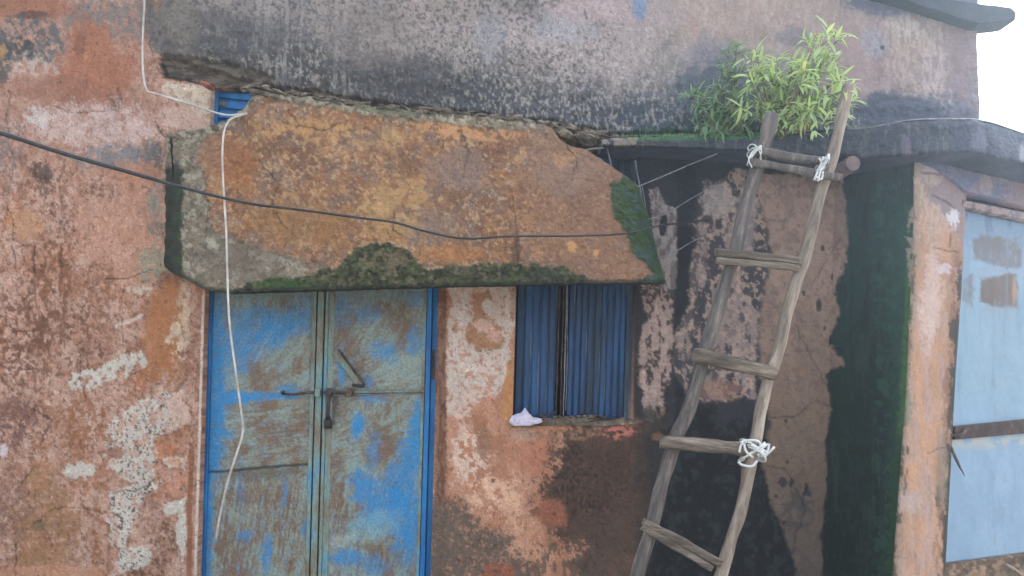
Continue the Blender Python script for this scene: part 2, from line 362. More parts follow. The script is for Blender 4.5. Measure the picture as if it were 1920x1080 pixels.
    c.paint(c.blob(75, 985, 14, 10, 0), S(112, 98, 70), 0.8)
    c.paint(c.blob(20, 790, 55, 45, -20, 0.6) * (0.3 + 0.7 * c.spk(8, 0.5, 0.07)), S(118, 84, 76), 0.85)
    c.paint(c.blob(20, 950, 35, 70, 0, 0.6) * (0.3 + 0.7 * c.spk(8, 0.52, 0.07)), S(128, 94, 84), 0.7)
    c.paint(c.blob(160, 790, 60, 50, -20, 0.6) * c.spk(8, 0.54, 0.06), S(148, 98, 62), 0.8)
    c.paint(c.blob(6, 845, 10, 12, 0), S(206, 200, 206), 0.7)
    c.paint(c.blob(95, 1075, 120, 14, 0), S(196, 142, 112), 0.7)
    c.crack([(24, 438), (26, 500)], 1.6, 0.35); c.crack([(26, 462), (62, 462), (64, 510)], 1.6, 0.35)
    c.crack([(18, 170), (12, 240), (20, 290)], 1.4, 0.5); c.crack([(195, 522), (240, 522), (285, 505)], 1.2, 0.4, 3)
    c.crack([(60, 500), (140, 498), (190, 505)], 1.1, 0.55); c.crack([(210, 925), (262, 918), (290, 900)], 1.8, 0.35)
    c.crack([(40, 910), (50, 890), (65, 875)], 1.5, 0.4); c.crack([(28, 1078), (26, 1050), (30, 1020)], 1.5, 0.45)
    c.crack([(0, 610), (40, 622), (80, 618), (140, 610)], 1.2, 0.5); c.crack([(155, 640), (150, 700), (160, 745)], 1.2, 0.6)
    c.crack([(290, 230), (300, 250), (312, 262)], 2.0, 0.4)
    c.crack([(120, 300), (110, 360), (122, 430), (112, 520)], 1.3, 0.5, 9); c.crack([(0, 360), (22, 400), (30, 440)], 1.4, 0.45)
    c.crack([(60, 765), (95, 790), (80, 830)], 2.4, 0.4, 8); c.crack([(0, 700), (60, 690), (110, 705)], 1.2, 0.5, 6)
    c.crack([(230, 540), (226, 610), (236, 660)], 1.1, 0.55, 6); c.crack([(40, 1000), (90, 960), (150, 950), (200, 960)], 1.1, 0.55, 8)
    c.crack([(280, 60), (286, 110), (300, 140)], 1.4, 0.5, 6); c.crack([(100, 200), (150, 215), (210, 205)], 1.2, 0.55, 6)
    c.paint(sst(2.6, 1.2, np.abs(x + SH * (y - 545) - 381.5)) * sst(545, 560, y), S(214, 198, 186), 0.9)
    # --- upper wall: grey washed render with mould, bluish glare tint painted in at right
    brk = interp(x, [(-600, 60), (240, 60), (300, 104), (400, 135), (480, 160), (640, 186), (860, 215), (1040, 235), (1150, 255), (2000, 255)])
    brk = brk + 14 * (fbm(x / 26, y / 50, 41, 5, 0.65) - 0.5)
    up = sst(262, 300, x + 60 * (fbm(x / 30, y / 40, 42) - 0.5)) * sst(brk + 2, brk - 3, y)
    hz = Canvas(x, y, S(150, 138, 136)); hz.seed = 900
    hz.paint(sst(0.42, 0.62, fbm(x / 50, y / 60, 43)), S(128, 120, 122), 0.8)
    hz.paint(sst(600, 900, x) * sst(0.4, 0.6, fbm(x / 70, y / 40, 44)), S(168, 152, 154), 0.8)
    st = fbm(x / 7, y / 60, 45, 4, 0.6); hz.grain_k = 0.6
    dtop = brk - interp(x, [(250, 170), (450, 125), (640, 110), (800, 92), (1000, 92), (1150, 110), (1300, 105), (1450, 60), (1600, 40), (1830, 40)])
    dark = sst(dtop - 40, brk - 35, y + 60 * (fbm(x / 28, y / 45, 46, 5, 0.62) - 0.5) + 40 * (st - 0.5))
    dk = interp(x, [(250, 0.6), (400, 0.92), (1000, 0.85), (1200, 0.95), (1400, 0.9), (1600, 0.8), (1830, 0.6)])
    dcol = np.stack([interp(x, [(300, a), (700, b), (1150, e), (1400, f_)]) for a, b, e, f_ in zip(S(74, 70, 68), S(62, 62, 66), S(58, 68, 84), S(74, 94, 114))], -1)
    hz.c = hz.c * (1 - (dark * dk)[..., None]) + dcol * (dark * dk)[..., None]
    # pale scraped runs through the dark band
    run = sst(0.58, 0.72, 0.6 * fbm(x / 4.5, y / 22, 47, 4, 0.75) + 0.4 * fbm(x / 30, y / 24, 49, 4, 0.7)) * sst(340, 420, x) * sst(1330, 1200, x)
    hz.paint(run, S(168, 160, 156), 0.55)
    hz.paint(hz.spk(5, 0.58, 0.04) * sst(1250, 1050, x), S(58, 60, 66), 0.65)
    hz.paint(hz.spk(4.5, 0.61, 0.04, 0.8, 1.5) * sst(30, 60, y), S(186, 178, 172), 0.5)
    hz.paint(sst(0.60, 0.66, fbm(x / 9, y / 300, 48, 3)) * sst(440, 480, x) * sst(760, 700, x), S(158, 152, 154), 0.55)
    hz.c = hz.c * np.array([0.97, 1.0, 0.97]); hz.paint(hz.blob(330, 60, 60, 60, 0, 0.6), S(124, 116, 108), 0.7)
    hz.paint(hz.blob(450, 70, 90, 45, 0, 0.6), S(84, 84, 88), 0.6); hz.paint(hz.blob(760, 150, 120, 40, 6, 0.6), S(66, 66, 70), 0.6); hz.paint(hz.spk(22, 0.52, 0.07, 1, 1.4) * sst(20, 80, y) * sst(900, 700, x), S(74, 74, 80), 0.5)
    hz.paint(hz.blob(700, 60, 90, 60, 0, 0.6), S(128, 118, 114), 0.5)
    hz.paint(hz.blob(920, 70, 26, 50, 0, 0.6, 0.9), S(146, 152, 164), 0.4)
    hz.paint(hz.blob(1060, 50, 60, 26, 0, 0.6, 0.9), S(164, 166, 176), 0.5)
    hz.paint(hz.blob(1120, 20, 90, 24, 0, 0.6), S(184, 164, 164), 0.6)
    hz.paint(hz.blob(1199, 12, 13, 26, 0, 0.5), S(104, 134, 172), 0.8)
    hz.paint(sst(1230, 1330, x) * sst(150, 60, y), S(174, 156, 148), 0.7)
    hz.paint(sst(1190, 1290, x) * sst(120, 60, y) * hz.spk(7, 0.5, 0.06, 0.7, 1.8), S(156, 130, 122), 0.5)
    hz.paint(hz.blob(1340, 110, 60, 40, 0, 0.6), S(126, 124, 140), 0.6)
    hz.paint(hz.blob(1350, 180, 90, 70, 0, 0.5), S(62, 80, 96), 0.75)
    hz.paint(hz.blob(1490, 70, 36, 20, 0, 0.5), S(92, 96, 118), 0.5)
    hz.paint(hz.blob(1620, 120, 70, 80, 0, 0.6), S(156, 132, 132), 0.8)
    hz.paint(hz.blob(1640, 80, 24, 30, -30, 0.5), S(150, 156, 172), 0.6)
    hz.paint(hz.blob(1700, 110, 36, 70, 10, 0.6), S(176, 156, 146), 0.8)
    hz.paint(hz.blob(1752, 140, 26, 70, 0, 0.5), S(184, 166, 162), 0.75)
    hz.paint(hz.blob(1690, 45, 40, 20, 30, 0.5), S(186, 178, 170), 0.6)
    hz.paint(hz.spk(8, 0.56, 0.05, 0.7, 2.0) * sst(1600, 1660, x), S(138, 116, 118), 0.6)
    hz.paint(hz.blob(1800, 120, 34, 90, 0, 0.5), S(140, 118, 124), 0.75)
    hz.paint(hz.blob(1690, 212, 110, 34, 4, 0.45), S(70, 80, 102), 0.85)
    hz.paint(hz.blob(1790, 200, 40, 40, 0, 0.5) * hz.spk(9, 0.5, 0.06, 0.6, 2), S(120, 116, 138), 0.7)
    hz.paint(sst(1560, 1620, x) * sst(48, 6, y + 22 * (fbm(x / 20, y / 30, 61) - 0.5) - 26 * sst(1700, 1840, x)), S(86, 96, 126), 0.9)  # dark band below the roof slab: painted soffit shade together with mould
    hz.paint(sst(1.1, 0.8, np.hypot((x - 1654) / 4, (y - 90) / 5)), S(46, 46, 56), 0.9)
    hz.paint(sst(1150, 1230, x) * sst(1480, 1380, x) * sst(238, 252, y + 12 * (fbm(x / 10, y / 14, 62) - 0.5)), S(62, 108, 84), 0.8)
    hz.crack([(1095, 18), (1099, 34)], 2, 0.4, 3)
    hz.paint(hz.blob(470, 148, 60, 12, 12), S(96, 84, 66), 0.5)
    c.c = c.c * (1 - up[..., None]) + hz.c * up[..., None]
    # proud lip over the break, hollow below
    lip = sst(brk + 1, brk - 5, y) * sst(brk - 190, brk - 20, y) * sst(290, 330, x)
    c.h += lip * 0.035 * (0.5 + fbm(x / 24, y / 16, 50))
    # hollowed mortar under the lip at left, overhang shade put into its colour
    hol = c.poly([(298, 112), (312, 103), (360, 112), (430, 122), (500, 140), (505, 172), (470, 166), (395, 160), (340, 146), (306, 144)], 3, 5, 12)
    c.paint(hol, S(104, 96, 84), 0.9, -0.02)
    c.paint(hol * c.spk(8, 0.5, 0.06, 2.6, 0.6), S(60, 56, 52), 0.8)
    c.crack([(302, 118), (310, 142), (350, 150), (400, 160)], 3.2, 0.25, 4)
    # cream unpainted strip beside the transom
    cr = c.poly([(310, 150), (350, 156), (397, 166), (397, 236), (370, 216), (330, 192), (300, 170)], 4, 6, 12)
    c.paint(cr, S(204, 190, 170), 0.9)
    c.paint(cr * c.spk(7, 0.58, 0.05), S(166, 132, 112), 0.7)
    c.paint(c.blob(345, 225, 50, 22, 20, 0.5), S(196, 168, 154), 0.8)
    c.crack([(308, 146), (350, 152), (398, 160)], 2.4, 0.3, 3)
    # rubble along the break
    rb = sst(260, 330, x) * sst(1190, 1130, x) * sst(brk - 4, brk + 2, y) * sst(brk + 70, brk + 45, y) * sst(480, 520, x)
    c.paint(rb, S(116, 106, 92), 0.95)
    c.paint(rb * c.spk(9, 0.5, 0.06, 1.8, 0.7), S(172, 160, 142), 0.8); c.paint(rb * c.spk(8, 0.54, 0.05, 2, 0.7), S(52, 50, 50), 0.85)
    # ---- between the door and the window
    mid = sst(800, 826, x) * sst(1200, 1180, x) * sst(300, 500, y)
    m2 = mid
    c.paint(m2, S(196, 144, 116), 1.0)
    c.paint(m2 * sst(0.46, 0.6, fbm(x / 30, y / 36, 70, 5, 0.62)), S(178, 122, 92), 0.8)
    cream = c.poly([(842, 500), (972, 500), (972, 545), (968, 600), (955, 660), (945, 720), (930, 745), (900, 742), (880, 760), (855, 765), (838, 790), (836, 700), (840, 600)], 5, 16, 20)
    c.paint(cream, S(210, 196, 184), 0.95, 0.004)
    c.paint(cream * c.spk(7, 0.60, 0.04), S(196, 140, 116), 0.8)
    c.paint(cream * sst(690, 780, y) * c.spk(8, 0.48, 0.05), S(196, 136, 104), 0.85)
    tan = c.poly([(888, 552), (915, 543), (922, 560), (912, 590), (930, 600), (948, 640), (938, 655), (905, 655), (895, 662), (875, 640), (872, 615), (890, 600), (884, 575)], 2.5, 8, 11)
    c.paint(tan, S(172, 126, 90), 0.95, -0.004)
    c.paint(c.blob(913, 572, 9, 14, 10, 0.2, 0.5, 7), S(216, 204, 194), 0.9)
    c.paint(c.blob(906, 612, 20, 12, 20, 0.3, 0.6, 8), S(218, 178, 162), 0.9)
    c.paint(c.blob(930, 628, 14, 14, 0, 0.3, 0.7, 8) * c.spk(6, 0.42, 0.06), S(216, 170, 150), 0.9)
    c.paint(c.blob(930, 588, 12, 20, 10, 0.3, 0.7, 8) * c.spk(6, 0.42, 0.06), S(206, 186, 172), 0.9)
    c.paint(c.blob(853, 615, 5, 9, 0), S(180, 118, 84), 0.8)
    c.paint(c.blob(962, 560, 8, 40, 0), S(178, 128, 100), 0.6)
    c.paint(c.poly([(948, 690), (966, 660), (972, 800), (955, 806), (940, 770)], 4, 8, 14), S(196, 140, 84), 0.85)
    c.paint(c.blob(880, 850, 40, 60, 15, 0.4) * c.spk(9, 0.47, 0.05), S(224, 196, 178), 0.85)
    c.paint(c.blob(865, 760, 26, 30, 0, 0.4) * c.spk(8, 0.46, 0.05), S(214, 190, 176), 0.85)
    c.paint(c.blob(908, 830, 16, 30, 8, 0.4), S(150, 104, 74), 0.75)
    c.paint(c.blob(895, 790, 20, 20, 0, 0.5), S(164, 112, 82), 0.6)
    c.paint(c.blob(925, 930, 55, 34, 10, 0.5) * c.spk(10, 0.44, 0.06), S(232, 188, 158), 0.85)
    c.paint(c.blob(960, 960, 22, 70, 0, 0.5) * c.spk(9, 0.45, 0.06), S(220, 172, 140), 0.7)
    c.paint(c.blob(924, 901, 4, 4, 0), S(110, 60, 44), 0.8)
    jam = sst(842, 832, x + 6 * (fbm(x / 6, y / 30, 71) - 0.5)) * mid
    c.paint(jam, S(134, 104, 84), 0.9); c.paint(jam * c.spk(8, 0.5, 0.06, 0.6, 3), S(108, 62, 46), 0.7)
    # ---- mould in the lower middle
    g1 = sst(16, -16, sdpoly(*c.wxy(26, 34), [(800, 940), (850, 925), (885, 948), (905, 975), (935, 985), (985, 1010), (1000, 1140), (800, 1140)]))
    c.paint(g1 * (0.6 + 0.4 * sst(0.35, 0.6, fbm(x / 5, y / 5, 72))), S(104, 92, 82), 0.95)
    g2 = sst(52, -34, sdpoly(*c.wxy(60, 46), [(1040, 826), (1080, 812), (1200, 790), (1260, 770), (1260, 1320), (1100, 1320), (1085, 1040), (1060, 985), (1022, 950), (1030, 880)]))
    c.paint(g2, S(64, 54, 48), 0.92)
    c.paint(g2 * c.spk(10, 0.56, 0.08, 0.8, 1.6), S(100, 72, 60), 0.5)
    c.paint(c.blob(1085, 900, 70, 70, 0, 0.5) * c.spk(5, 0.54, 0.05), S(44, 40, 38), 0.7)
    c.paint(c.blob(1170, 1040, 60, 80, 0, 0.5), S(92, 76, 66), 0.5)
    c.paint(c.blob(1060, 1060, 90, 40, 0, 0.6) * c.spk(9, 0.46, 0.07, 0.7, 2), S(96, 82, 72), 0.8)
    c.paint(c.blob(985, 1030, 34, 22, 0, 0.4) * c.spk(6, 0.44, 0.06), S(206, 156, 124), 0.8)
    c.paint(c.blob(930, 1075, 34, 20, 0, 0.4) * c.spk(8, 0.44, 0.06), S(166, 92, 66), 0.8)
    c.paint(c.blob(1165, 1075, 24, 34, 0, 0.5) * c.spk(8, 0.44, 0.06), S(122, 92, 76), 0.5)
    c.paint(c.blob(1032, 962, 30, 30, 20, 0.4), S(170, 104, 78), 0.7)
    c.paint(c.blob(1000, 855, 26, 34, 0, 0.5), S(186, 118, 92), 0.6)
    c.paint(c.blob(985, 815, 26, 12, 0, 0.5), S(188, 158, 140), 0.7)
    c.paint(c.blob(1055, 815, 70, 10, 0, 0.5) * c.spk(8, 0.44, 0.06), S(146, 112, 86), 0.8)
    c.paint(c.blob(1160, 810, 32, 12, -10, 0.5) * c.spk(7, 0.40, 0.06), S(206, 124, 108), 0.85)
    c.paint(g2 * c.blob(1120, 880, 40, 60, 0, 0.6) * c.spk(9, 0.46, 0.07), S(84, 62, 54), 0.5)
    # ---- right of the window, below the ledge
    lo = sst(780, 800, y); xr = x + lo * 70 * (fbm(x / 30, y / 40, 741, 5, 0.65) - 0.5)
    R = (sst(1178, 1192, x) * (1 - lo) + lo * sst(1180, 1236, xr)) * sst(246, 262, y)
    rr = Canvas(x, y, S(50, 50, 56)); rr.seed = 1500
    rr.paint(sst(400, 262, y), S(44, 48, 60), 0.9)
    pink = rr.poly([(1206, 520), (1262, 500), (1268, 640), (1252, 720), (1240, 790), (1200, 790), (1204, 740), (1190, 700), (1196, 640), (1212, 600)], 5, 14, 18)
    rr.paint(pink, S(168, 146, 138), 0.9); rr.paint(pink * rr.spk(20, 0.50, 0.05, 0.7, 1.6), S(58, 50, 50), 0.92); rr.paint(pink * rr.spk(6, 0.55, 0.05), S(188, 160, 148), 0.6)
    rr.paint(sst(1206, 1192, x) * sst(480, 540, y), S(48, 44, 46), 0.8)
    white = rr.poly([(1216, 356), (1232, 352), (1246, 385), (1268, 392), (1270, 480), (1268, 540), (1238, 540), (1228, 470), (1222, 410)], 2.5, 5, 12)
    rr.paint(white, S(160, 150, 148), 0.92, 0.004); rr.paint(white * rr.spk(12, 0.52, 0.06, 0.7, 1.8), S(92, 84, 84), 0.75)
    rr.paint(sst(1.25, 0.85, np.hypot((x - 1244 + (y - 420) * 0.1) / 7, (y - 422) / 20)), S(50, 50, 58), 0.95, -0.02)
    rr.paint(rr.poly([(1268, 300), (1306, 320), (1300, 480), (1292, 640), (1270, 800), (1262, 640), (1270, 470)], 5, 8, 20), S(34, 38, 44), 0.9)
    # mottled plaster behind the ladder
    mot = rr.poly([(1322, 350), (1380, 318), (1430, 310), (1440, 470), (1425, 640), (1415, 745), (1300, 760), (1262, 700), (1290, 560), (1300, 480), (1306, 420)], 8, 18, 28)
    rr.paint(mot, S(150, 132, 128), 0.85)
    rr.paint(mot * rr.spk(40, 0.50, 0.05, 0.7, 1.4), S(58, 58, 66), 0.95)
    rr.paint(mot * rr.spk(12, 0.57, 0.05, 0.8, 1.7), S(70, 66, 72), 0.8)
    rr.paint(mot * rr.spk(8, 0.58, 0.05), S(186, 160, 142), 0.65)
    rr.paint(rr.blob(1345, 375, 32, 26, -40, 0.5) , S(174, 164, 162), 0.6); rr.paint(rr.blob(1400, 440, 16, 50, 10, 0.5), S(166, 152, 150), 0.5)
    rr.paint(rr.blob(1380, 610, 40, 40, 0, 0.5) * rr.spk(12, 0.42, 0.06), S(154, 134, 130), 0.6); rr.paint(rr.blob(1350, 730, 40, 20, 0, 0.5), S(150, 112, 98), 0.6)
    rr.paint(rr.blob(1215, 505, 6, 60, 0), S(50, 48, 54), 0.5)
    blk = sst(14, -14, sdpoly(*rr.wxy(24, 34), [(1180, 755), (1330, 770), (1360, 790), (1420, 775), (1440, 830), (1500, 1120), (1180, 1320)]))
    rr.paint(blk * sst(1215, 1262, x + (y - 900) * 0.2), S(26, 30, 34), 0.95); rr.paint(blk * sst(1262, 1215, x + (y - 900) * 0.2), S(58, 50, 46), 0.7)
    rr.paint(blk * rr.spk(14, 0.6, 0.06), S(54, 60, 64), 0.6)
    rr.paint(rr.blob(1232, 818, 12, 8, 0), S(150, 110, 80), 0.5)
    # brown plaster skin with a ragged outline
    sk = [(1415, 322), (1500, 330), (1582, 330), (1590, 430), (1586, 490), (1566, 545), (1574, 590), (1552, 640), (1584, 682), (1548, 700), (1560, 760), (1546, 830), (1552, 900), (1538, 1000), (1545, 1120), (1500, 1120), (1488, 1050), (1462, 980), (1440, 930), (1428, 860), (1444, 800), (1425, 700), (1424, 600), (1446, 480), (1432, 400)]
    skin = rr.poly(sk, 4, 8, 12)
    sc_ = np.stack([interp(y, [(320, a), (480, b), (700, e), (900, f_), (1080, g_)]) for a, b, e, f_, g_ in zip(S(158, 134, 126), S(154, 130, 118), S(134, 112, 98), S(112, 94, 80), S(92, 82, 76))], -1)
    rr.c = rr.c * (1 - skin[..., None]) + sc_ * skin[..., None]; rr.h += skin * 0.010
    rr.paint(skin * sst(0.5, 0.65, fbm(x / 30, y / 50, 80)), S(116, 100, 94), 0.4)
    rr.paint(skin * rr.spk(9, 0.62, 0.05), S(84, 74, 72), 0.4)
    rr.paint(skin * rr.blob(1495, 955, 30, 40, 20, 0.6) * rr.spk(12, 0.45, 0.08), S(66, 66, 70), 0.7)
    for px_, py_, a_, b_ in ((1534, 572, 5, 12), (1541, 466, 4, 6), (1505, 550, 3, 5), (1559, 520, 3, 7), (1545, 616, 3, 5), (1472, 790, 3, 4), (1475, 866, 3, 4), (1467, 905, 7, 10), (1483, 905, 5, 8), (1512, 915, 4, 10), (1454, 930, 3, 4), (1468, 980, 4, 4), (1512, 925, 9, 5)):
        rr.paint(rr.blob(px_, py_, a_, b_, 0, 0.3, 0.4, 6), S(50, 50, 58), 0.9, -0.006)
    rr.crack([(1590, 430), (1560, 470), (1530, 520), (1520, 540)], 1.3, 0.5, 5); rr.crack([(1490, 610), (1510, 650), (1530, 690), (1560, 740)], 1.3, 0.5, 5)
    rr.crack([(1440, 785), (1490, 780), (1530, 748), (1570, 770)], 1.4, 0.45, 5); rr.crack([(1430, 875), (1470, 878), (1490, 910), (1510, 960), (1490, 1000), (1485, 1060)], 1.4, 0.45, 6)
    # algae on the angled return
    al = np.clip(1 - skin, 0, 1) * sst(1535, 1560, x) * sst(250, 300, y)
    gcol = np.stack([interp(y, [(260, a), (450, b), (620, e), (800, f_), (1080, g_)]) for a, b, e, f_, g_ in zip(S(50, 68, 76), S(34, 62, 62), S(30, 54, 48), S(22, 42, 34), S(18, 36, 26))], -1)
    rr.c = rr.c * (1 - al[..., None]) + gcol * al[..., None]
    rr.paint(al * rr.spk(13, 0.57, 0.05) * sst(1620, 1650, x), S(56, 100, 84), 0.5)
    rr.paint(al * rr.spk(18, 0.58, 0.06), S(40, 52, 56), 0.5); rr.paint(al * sst(0.52, 0.68, fbm(x / 14, y / 130, 751, 5, 0.65)), S(52, 66, 58), 0.6); rr.paint(al * sst(0.56, 0.66, fbm(x / 6, y / 60, 752, 4, 0.65)), S(24, 34, 32), 0.6)
    rr.paint(al * sst(1640, 1690, x) * sst(330, 420, y), S(46, 84, 70), 0.5)
    edge = interp(y, [(230, 1716), (340, 1712), (400, 1712), (700, 1700), (1080, 1672), (1300, 1660)]) - x
    eg = sst(16, 5, edge + 8 * (fbm(x / 8, y / 20, 81) - 0.5)) * sst(430, 500, y) * sst(900, 780, y)
    rr.paint(eg * (0.5 + 0.5 * rr.spk(6, 0.45, 0.08)), S(74, 112, 54), 0.75)
    rr.paint(sst(20, 4, edge + 8 * (fbm(x / 8, y / 20, 82) - 0.5)) * sst(780, 860, y), S(44, 72, 40), 0.7)
    pe = rr.poly([(1702, 392), (1720, 385), (1720, 520), (1706, 540), (1700, 470)], 3, 7, 12)
    rr.paint(pe * rr.spk(9, 0.42, 0.08), S(160, 148, 140), 0.9)
    c.c = c.c * (1 - R[..., None]) + rr.c * R[..., None]; c.h = c.h * (1 - R) + rr.h * R
    lum = c.c.mean(-1, keepdims=True); c.c = c.c * 0.93 + lum * 0.07
    c.c *= (1 + 0.03 * sst(330, 200, x))[..., None]
    # overall fine grain
    c.c *= (0.74 + 0.52 * fbm(x / 3.0, y / 3.4, 90, 3, 0.8))[..., None]
    c.c *= (0.86 + 0.28 * fbm(x / 14, y / 30, 91, 4))[..., None]
    c.h += (fbm(x / 40, y / 40, 92) - 0.5) * 0.012 + (fbm(x / 7, y / 7, 93, 3) - 0.5) * 0.004
    return c

# ---------------------------------------------------------------- the house
house = empty('old_house', (0, WD, 0))
tag(house, 'old plastered house with peeling pink walls, a blue double door and shuttered window', 'house')
DOOR = (385, 822, 163, 1276); WIN = (968, 1190, 283, 786)
A = axis([(-900, -60, 30), (-60, 300, 2.4), (300, 385, 2.4), (385, 475, 2.4), (475, 822, 2.4), (822, 968, 2.4), (968, 1190, 2.4), (1190, 1560, 2.4)])
B = axis([(-420, -30, 26), (-30, 163, 2.4), (163, 283, 2.4), (283, 786, 2.4), (786, 1110, 2.4), (1110, 1276, 16)])
a, b = np.meshgrid(A, B)
x = lean(a, b); y = b
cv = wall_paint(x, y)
Y = WD - cv.h
# steady the edges of the openings
X = (x - 960) * WD / F; Z = EYE + (HOR - y) * WD / F
ac = (a[:-1, :-1] + a[1:, 1:]) / 2; bc = (b[:-1, :-1] + b[1:, 1:]) / 2
inside = lambda r: (ac > r[0]) & (ac < r[1]) & (bc > r[2]) & (bc < r[3])
keep = ~(inside((385, 475, 163, 1276)) | inside((470, 822, 283, 1276)) | inside(WIN))
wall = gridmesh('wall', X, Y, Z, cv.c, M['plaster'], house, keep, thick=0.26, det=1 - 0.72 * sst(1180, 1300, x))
# end of the upper wall, right of the ladder
A2 = axis([(1560, 1834, 2.6)]); B2 = axis([(-420, -30, 26), (-30, 275, 2.6)])
a, b = np.meshgrid(A2, B2); x = lean(a, b); x = np.where(a == A2[-1], 1833 - 0.03 * (b - 50), np.minimum(x, 1833 - 0.03 * (b - 50)))
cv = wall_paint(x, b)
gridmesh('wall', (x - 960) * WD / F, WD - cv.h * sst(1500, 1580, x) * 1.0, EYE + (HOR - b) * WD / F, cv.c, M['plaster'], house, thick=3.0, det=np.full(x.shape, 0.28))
# angled return below the ledge
A3 = axis([(1560, 1706, 2.4)]); B3 = axis([(240, 1110, 2.4), (1110, 1276, 16)])
a, b = np.meshgrid(A3, B3)
plx = lambda v: interp(np.asarray(v, float), [(230, 1716), (340, 1712), (400, 1712), (700, 1700), (1080, 1672), (1300, 1660)])
sa = (a - 1560) / 146.0
x = lean(1560, b) * (1 - sa) + (plx(b) + 1) * sa; cv = wall_paint(x, b)
X0_ = (1800.0 - 960) / F * 3.41; s3, c3 = math.sin(math.radians(30)), math.cos(math.radians(30))
dend = (X0_ * s3 - 3.41 * c3) / ((plx(b) - 960) / F * s3 - c3) + 0.024
d = WD + (dend - WD) * sa
d = d - cv.h
zz = EYE + (HOR - b) * WD / F
# keep heights true while the plane turns towards the viewer
pyz = b
gridmesh('side_wall', (x - 960) * d / F, d, EYE + (HOR - pyz) * d / F, cv.c, M['plaster'], house, thick=0.4, det=np.full(x.shape, 0.28))

def prism(name, mat, pts, d0, d1, parent, bev=0.004, noise=0.0, sub=0):
    """outline in picture coordinates at depth d0, carried straight back to d1"""
    bm = bmesh.new()
    f = [bm.verts.new(at(px, py, d0)) for px, py in pts]
    g = [bm.verts.new((v.co.x, v.co.y + d1 - d0, v.co.z)) for v in f]
    bm.faces.new(f); bm.faces.new(g[::-1])
    n = len(f)
    for i in range(n): bm.faces.new((f[i], g[i], g[(i + 1) % n], f[(i + 1) % n]))
    bmesh.ops.recalc_face_normals(bm, faces=bm.faces)
    if bev: bmesh.ops.bevel(bm, geom=bm.edges[:], offset=bev, segments=2, affect='EDGES', profile=0.6)
    if sub:
        bmesh.ops.triangulate(bm, faces=[q for q in bm.faces if len(q.verts) > 4])
        bmesh.ops.subdivide_edges(bm, edges=bm.edges[:], cuts=sub, use_grid_fill=True)
    if noise:
        for v in bm.verts: v.co += mnoise.noise_vector(v.co * 14) * noise + mnoise.noise_vector(v.co * 45) * noise * 0.4
    me = bpy.data.meshes.new(name); bm.to_mesh(me); bm.free()
    return link(name, me, mat, parent)

def bar(name, mat, p0, p1, wpx, d, t, parent, d2=None, bev=0.002):
    """flat iron/timber piece from p0 to p1 (picture coords), wpx wide, front face at depth d, t thick"""
    dx, dy = p1[0] - p0[0], p1[1] - p0[1]; L = math.hypot(dx, dy); nx, ny = -dy / L * wpx / 2, dx / L * wpx / 2
    pts = [(p0[0] + nx, p0[1] + ny), (p1[0] + nx, p1[1] + ny), (p1[0] - nx, p1[1] - ny), (p0[0] - nx, p0[1] - ny)]
    d2 = d if d2 is None else d2
    bm = bmesh.new()
    ds = [d, d2, d2, d]
    f = [bm.verts.new(at(px, py, dd)) for (px, py), dd in zip(pts, ds)]
    g = [bm.verts.new((v.co.x, v.co.y + t, v.co.z)) for v in f]
    bm.faces.new(f); bm.faces.new(g[::-1])
    for i in range(4): bm.faces.new((f[i], g[i], g[(i + 1) % 4], f[(i + 1) % 4]))
    bmesh.ops.recalc_face_normals(bm, faces=bm.faces)
    if bev: bmesh.ops.bevel(bm, geom=bm.edges[:], offset=bev, segments=1, affect='EDGES')
    me = bpy.data.meshes.new(name); bm.to_mesh(me); bm.free()
    return link(name, me, mat, parent)

def catmull(pts, n=8):
    P = [np.array(p, float) for p in pts]; P = [2 * P[0] - P[1]] + P + [2 * P[-1] - P[-2]]; o = []
    for i in range(1, len(P) - 2):
        for k in range(n):
            t = k / n
            o.append(0.5 * ((2 * P[i]) + (-P[i - 1] + P[i + 1]) * t + (2 * P[i - 1] - 5 * P[i] + 4 * P[i + 1] - P[i + 2]) * t * t + (-P[i - 1] + 3 * P[i] - 3 * P[i + 1] + P[i + 2]) * t ** 3))
    o.append(P[-2]); return o

def add_tube(bm, pts, rad, seg=8, rough=0.0, square=0.0, ns=20, flat=1.0, ridge=0.0):
    pts = [Vector(p) for p in pts]; n = len(pts); rings = []
    up = None
    for i, p in enumerate(pts):
        t = (pts[min(i + 1, n - 1)] - pts[max(i - 1, 0)]).normalized()
        if up is None: up = t.orthogonal().normalized() if abs(t.y) > 0.9 else Vector((0, 1, 0))
        s = t.cross(up).normalized(); up = s.cross(t).normalized()
        r = rad[i] if hasattr(rad, '__len__') else rad
        ring = []
        for k in range(seg):
            an = 2 * math.pi * k / seg
            q = 1.0
            if square:
                m_ = max(abs(math.cos(an)), abs(math.sin(an))); q = 1 - square + square / m_
            dvec = s * math.cos(an) + up * math.sin(an) * flat
            q += ridge * (mnoise.noise(Vector((math.cos(an) * 2.2, math.sin(an) * 2.2, i * 0.07 + p.x * 3))))
            v = p + dvec * r * q
            if rough: v += mnoise.noise_vector(v * ns) * rough
            ring.append(bm.verts.new(v))
        rings.append(ring)
    for i in range(n - 1):
        for k in range(seg):
            f = bm.faces.new((rings[i][k], rings[i][(k + 1) % seg], rings[i + 1][(k + 1) % seg], rings[i + 1][k])); f.smooth = True
    bm.faces.new(rings[0][::-1]); bm.faces.new(rings[-1])
def done(name, bm, mat, parent=None):
    bmesh.ops.recalc_face_normals(bm, faces=bm.faces)
    me = bpy.data.meshes.new(name); bm.to_mesh(me); bm.free(); return link(name, me, mat, parent)
def tube(name, mat, pts, rad, parent=None, **k):
    bm = bmesh.new(); add_tube(bm, pts, rad, **k); return done(name, bm, mat, parent)

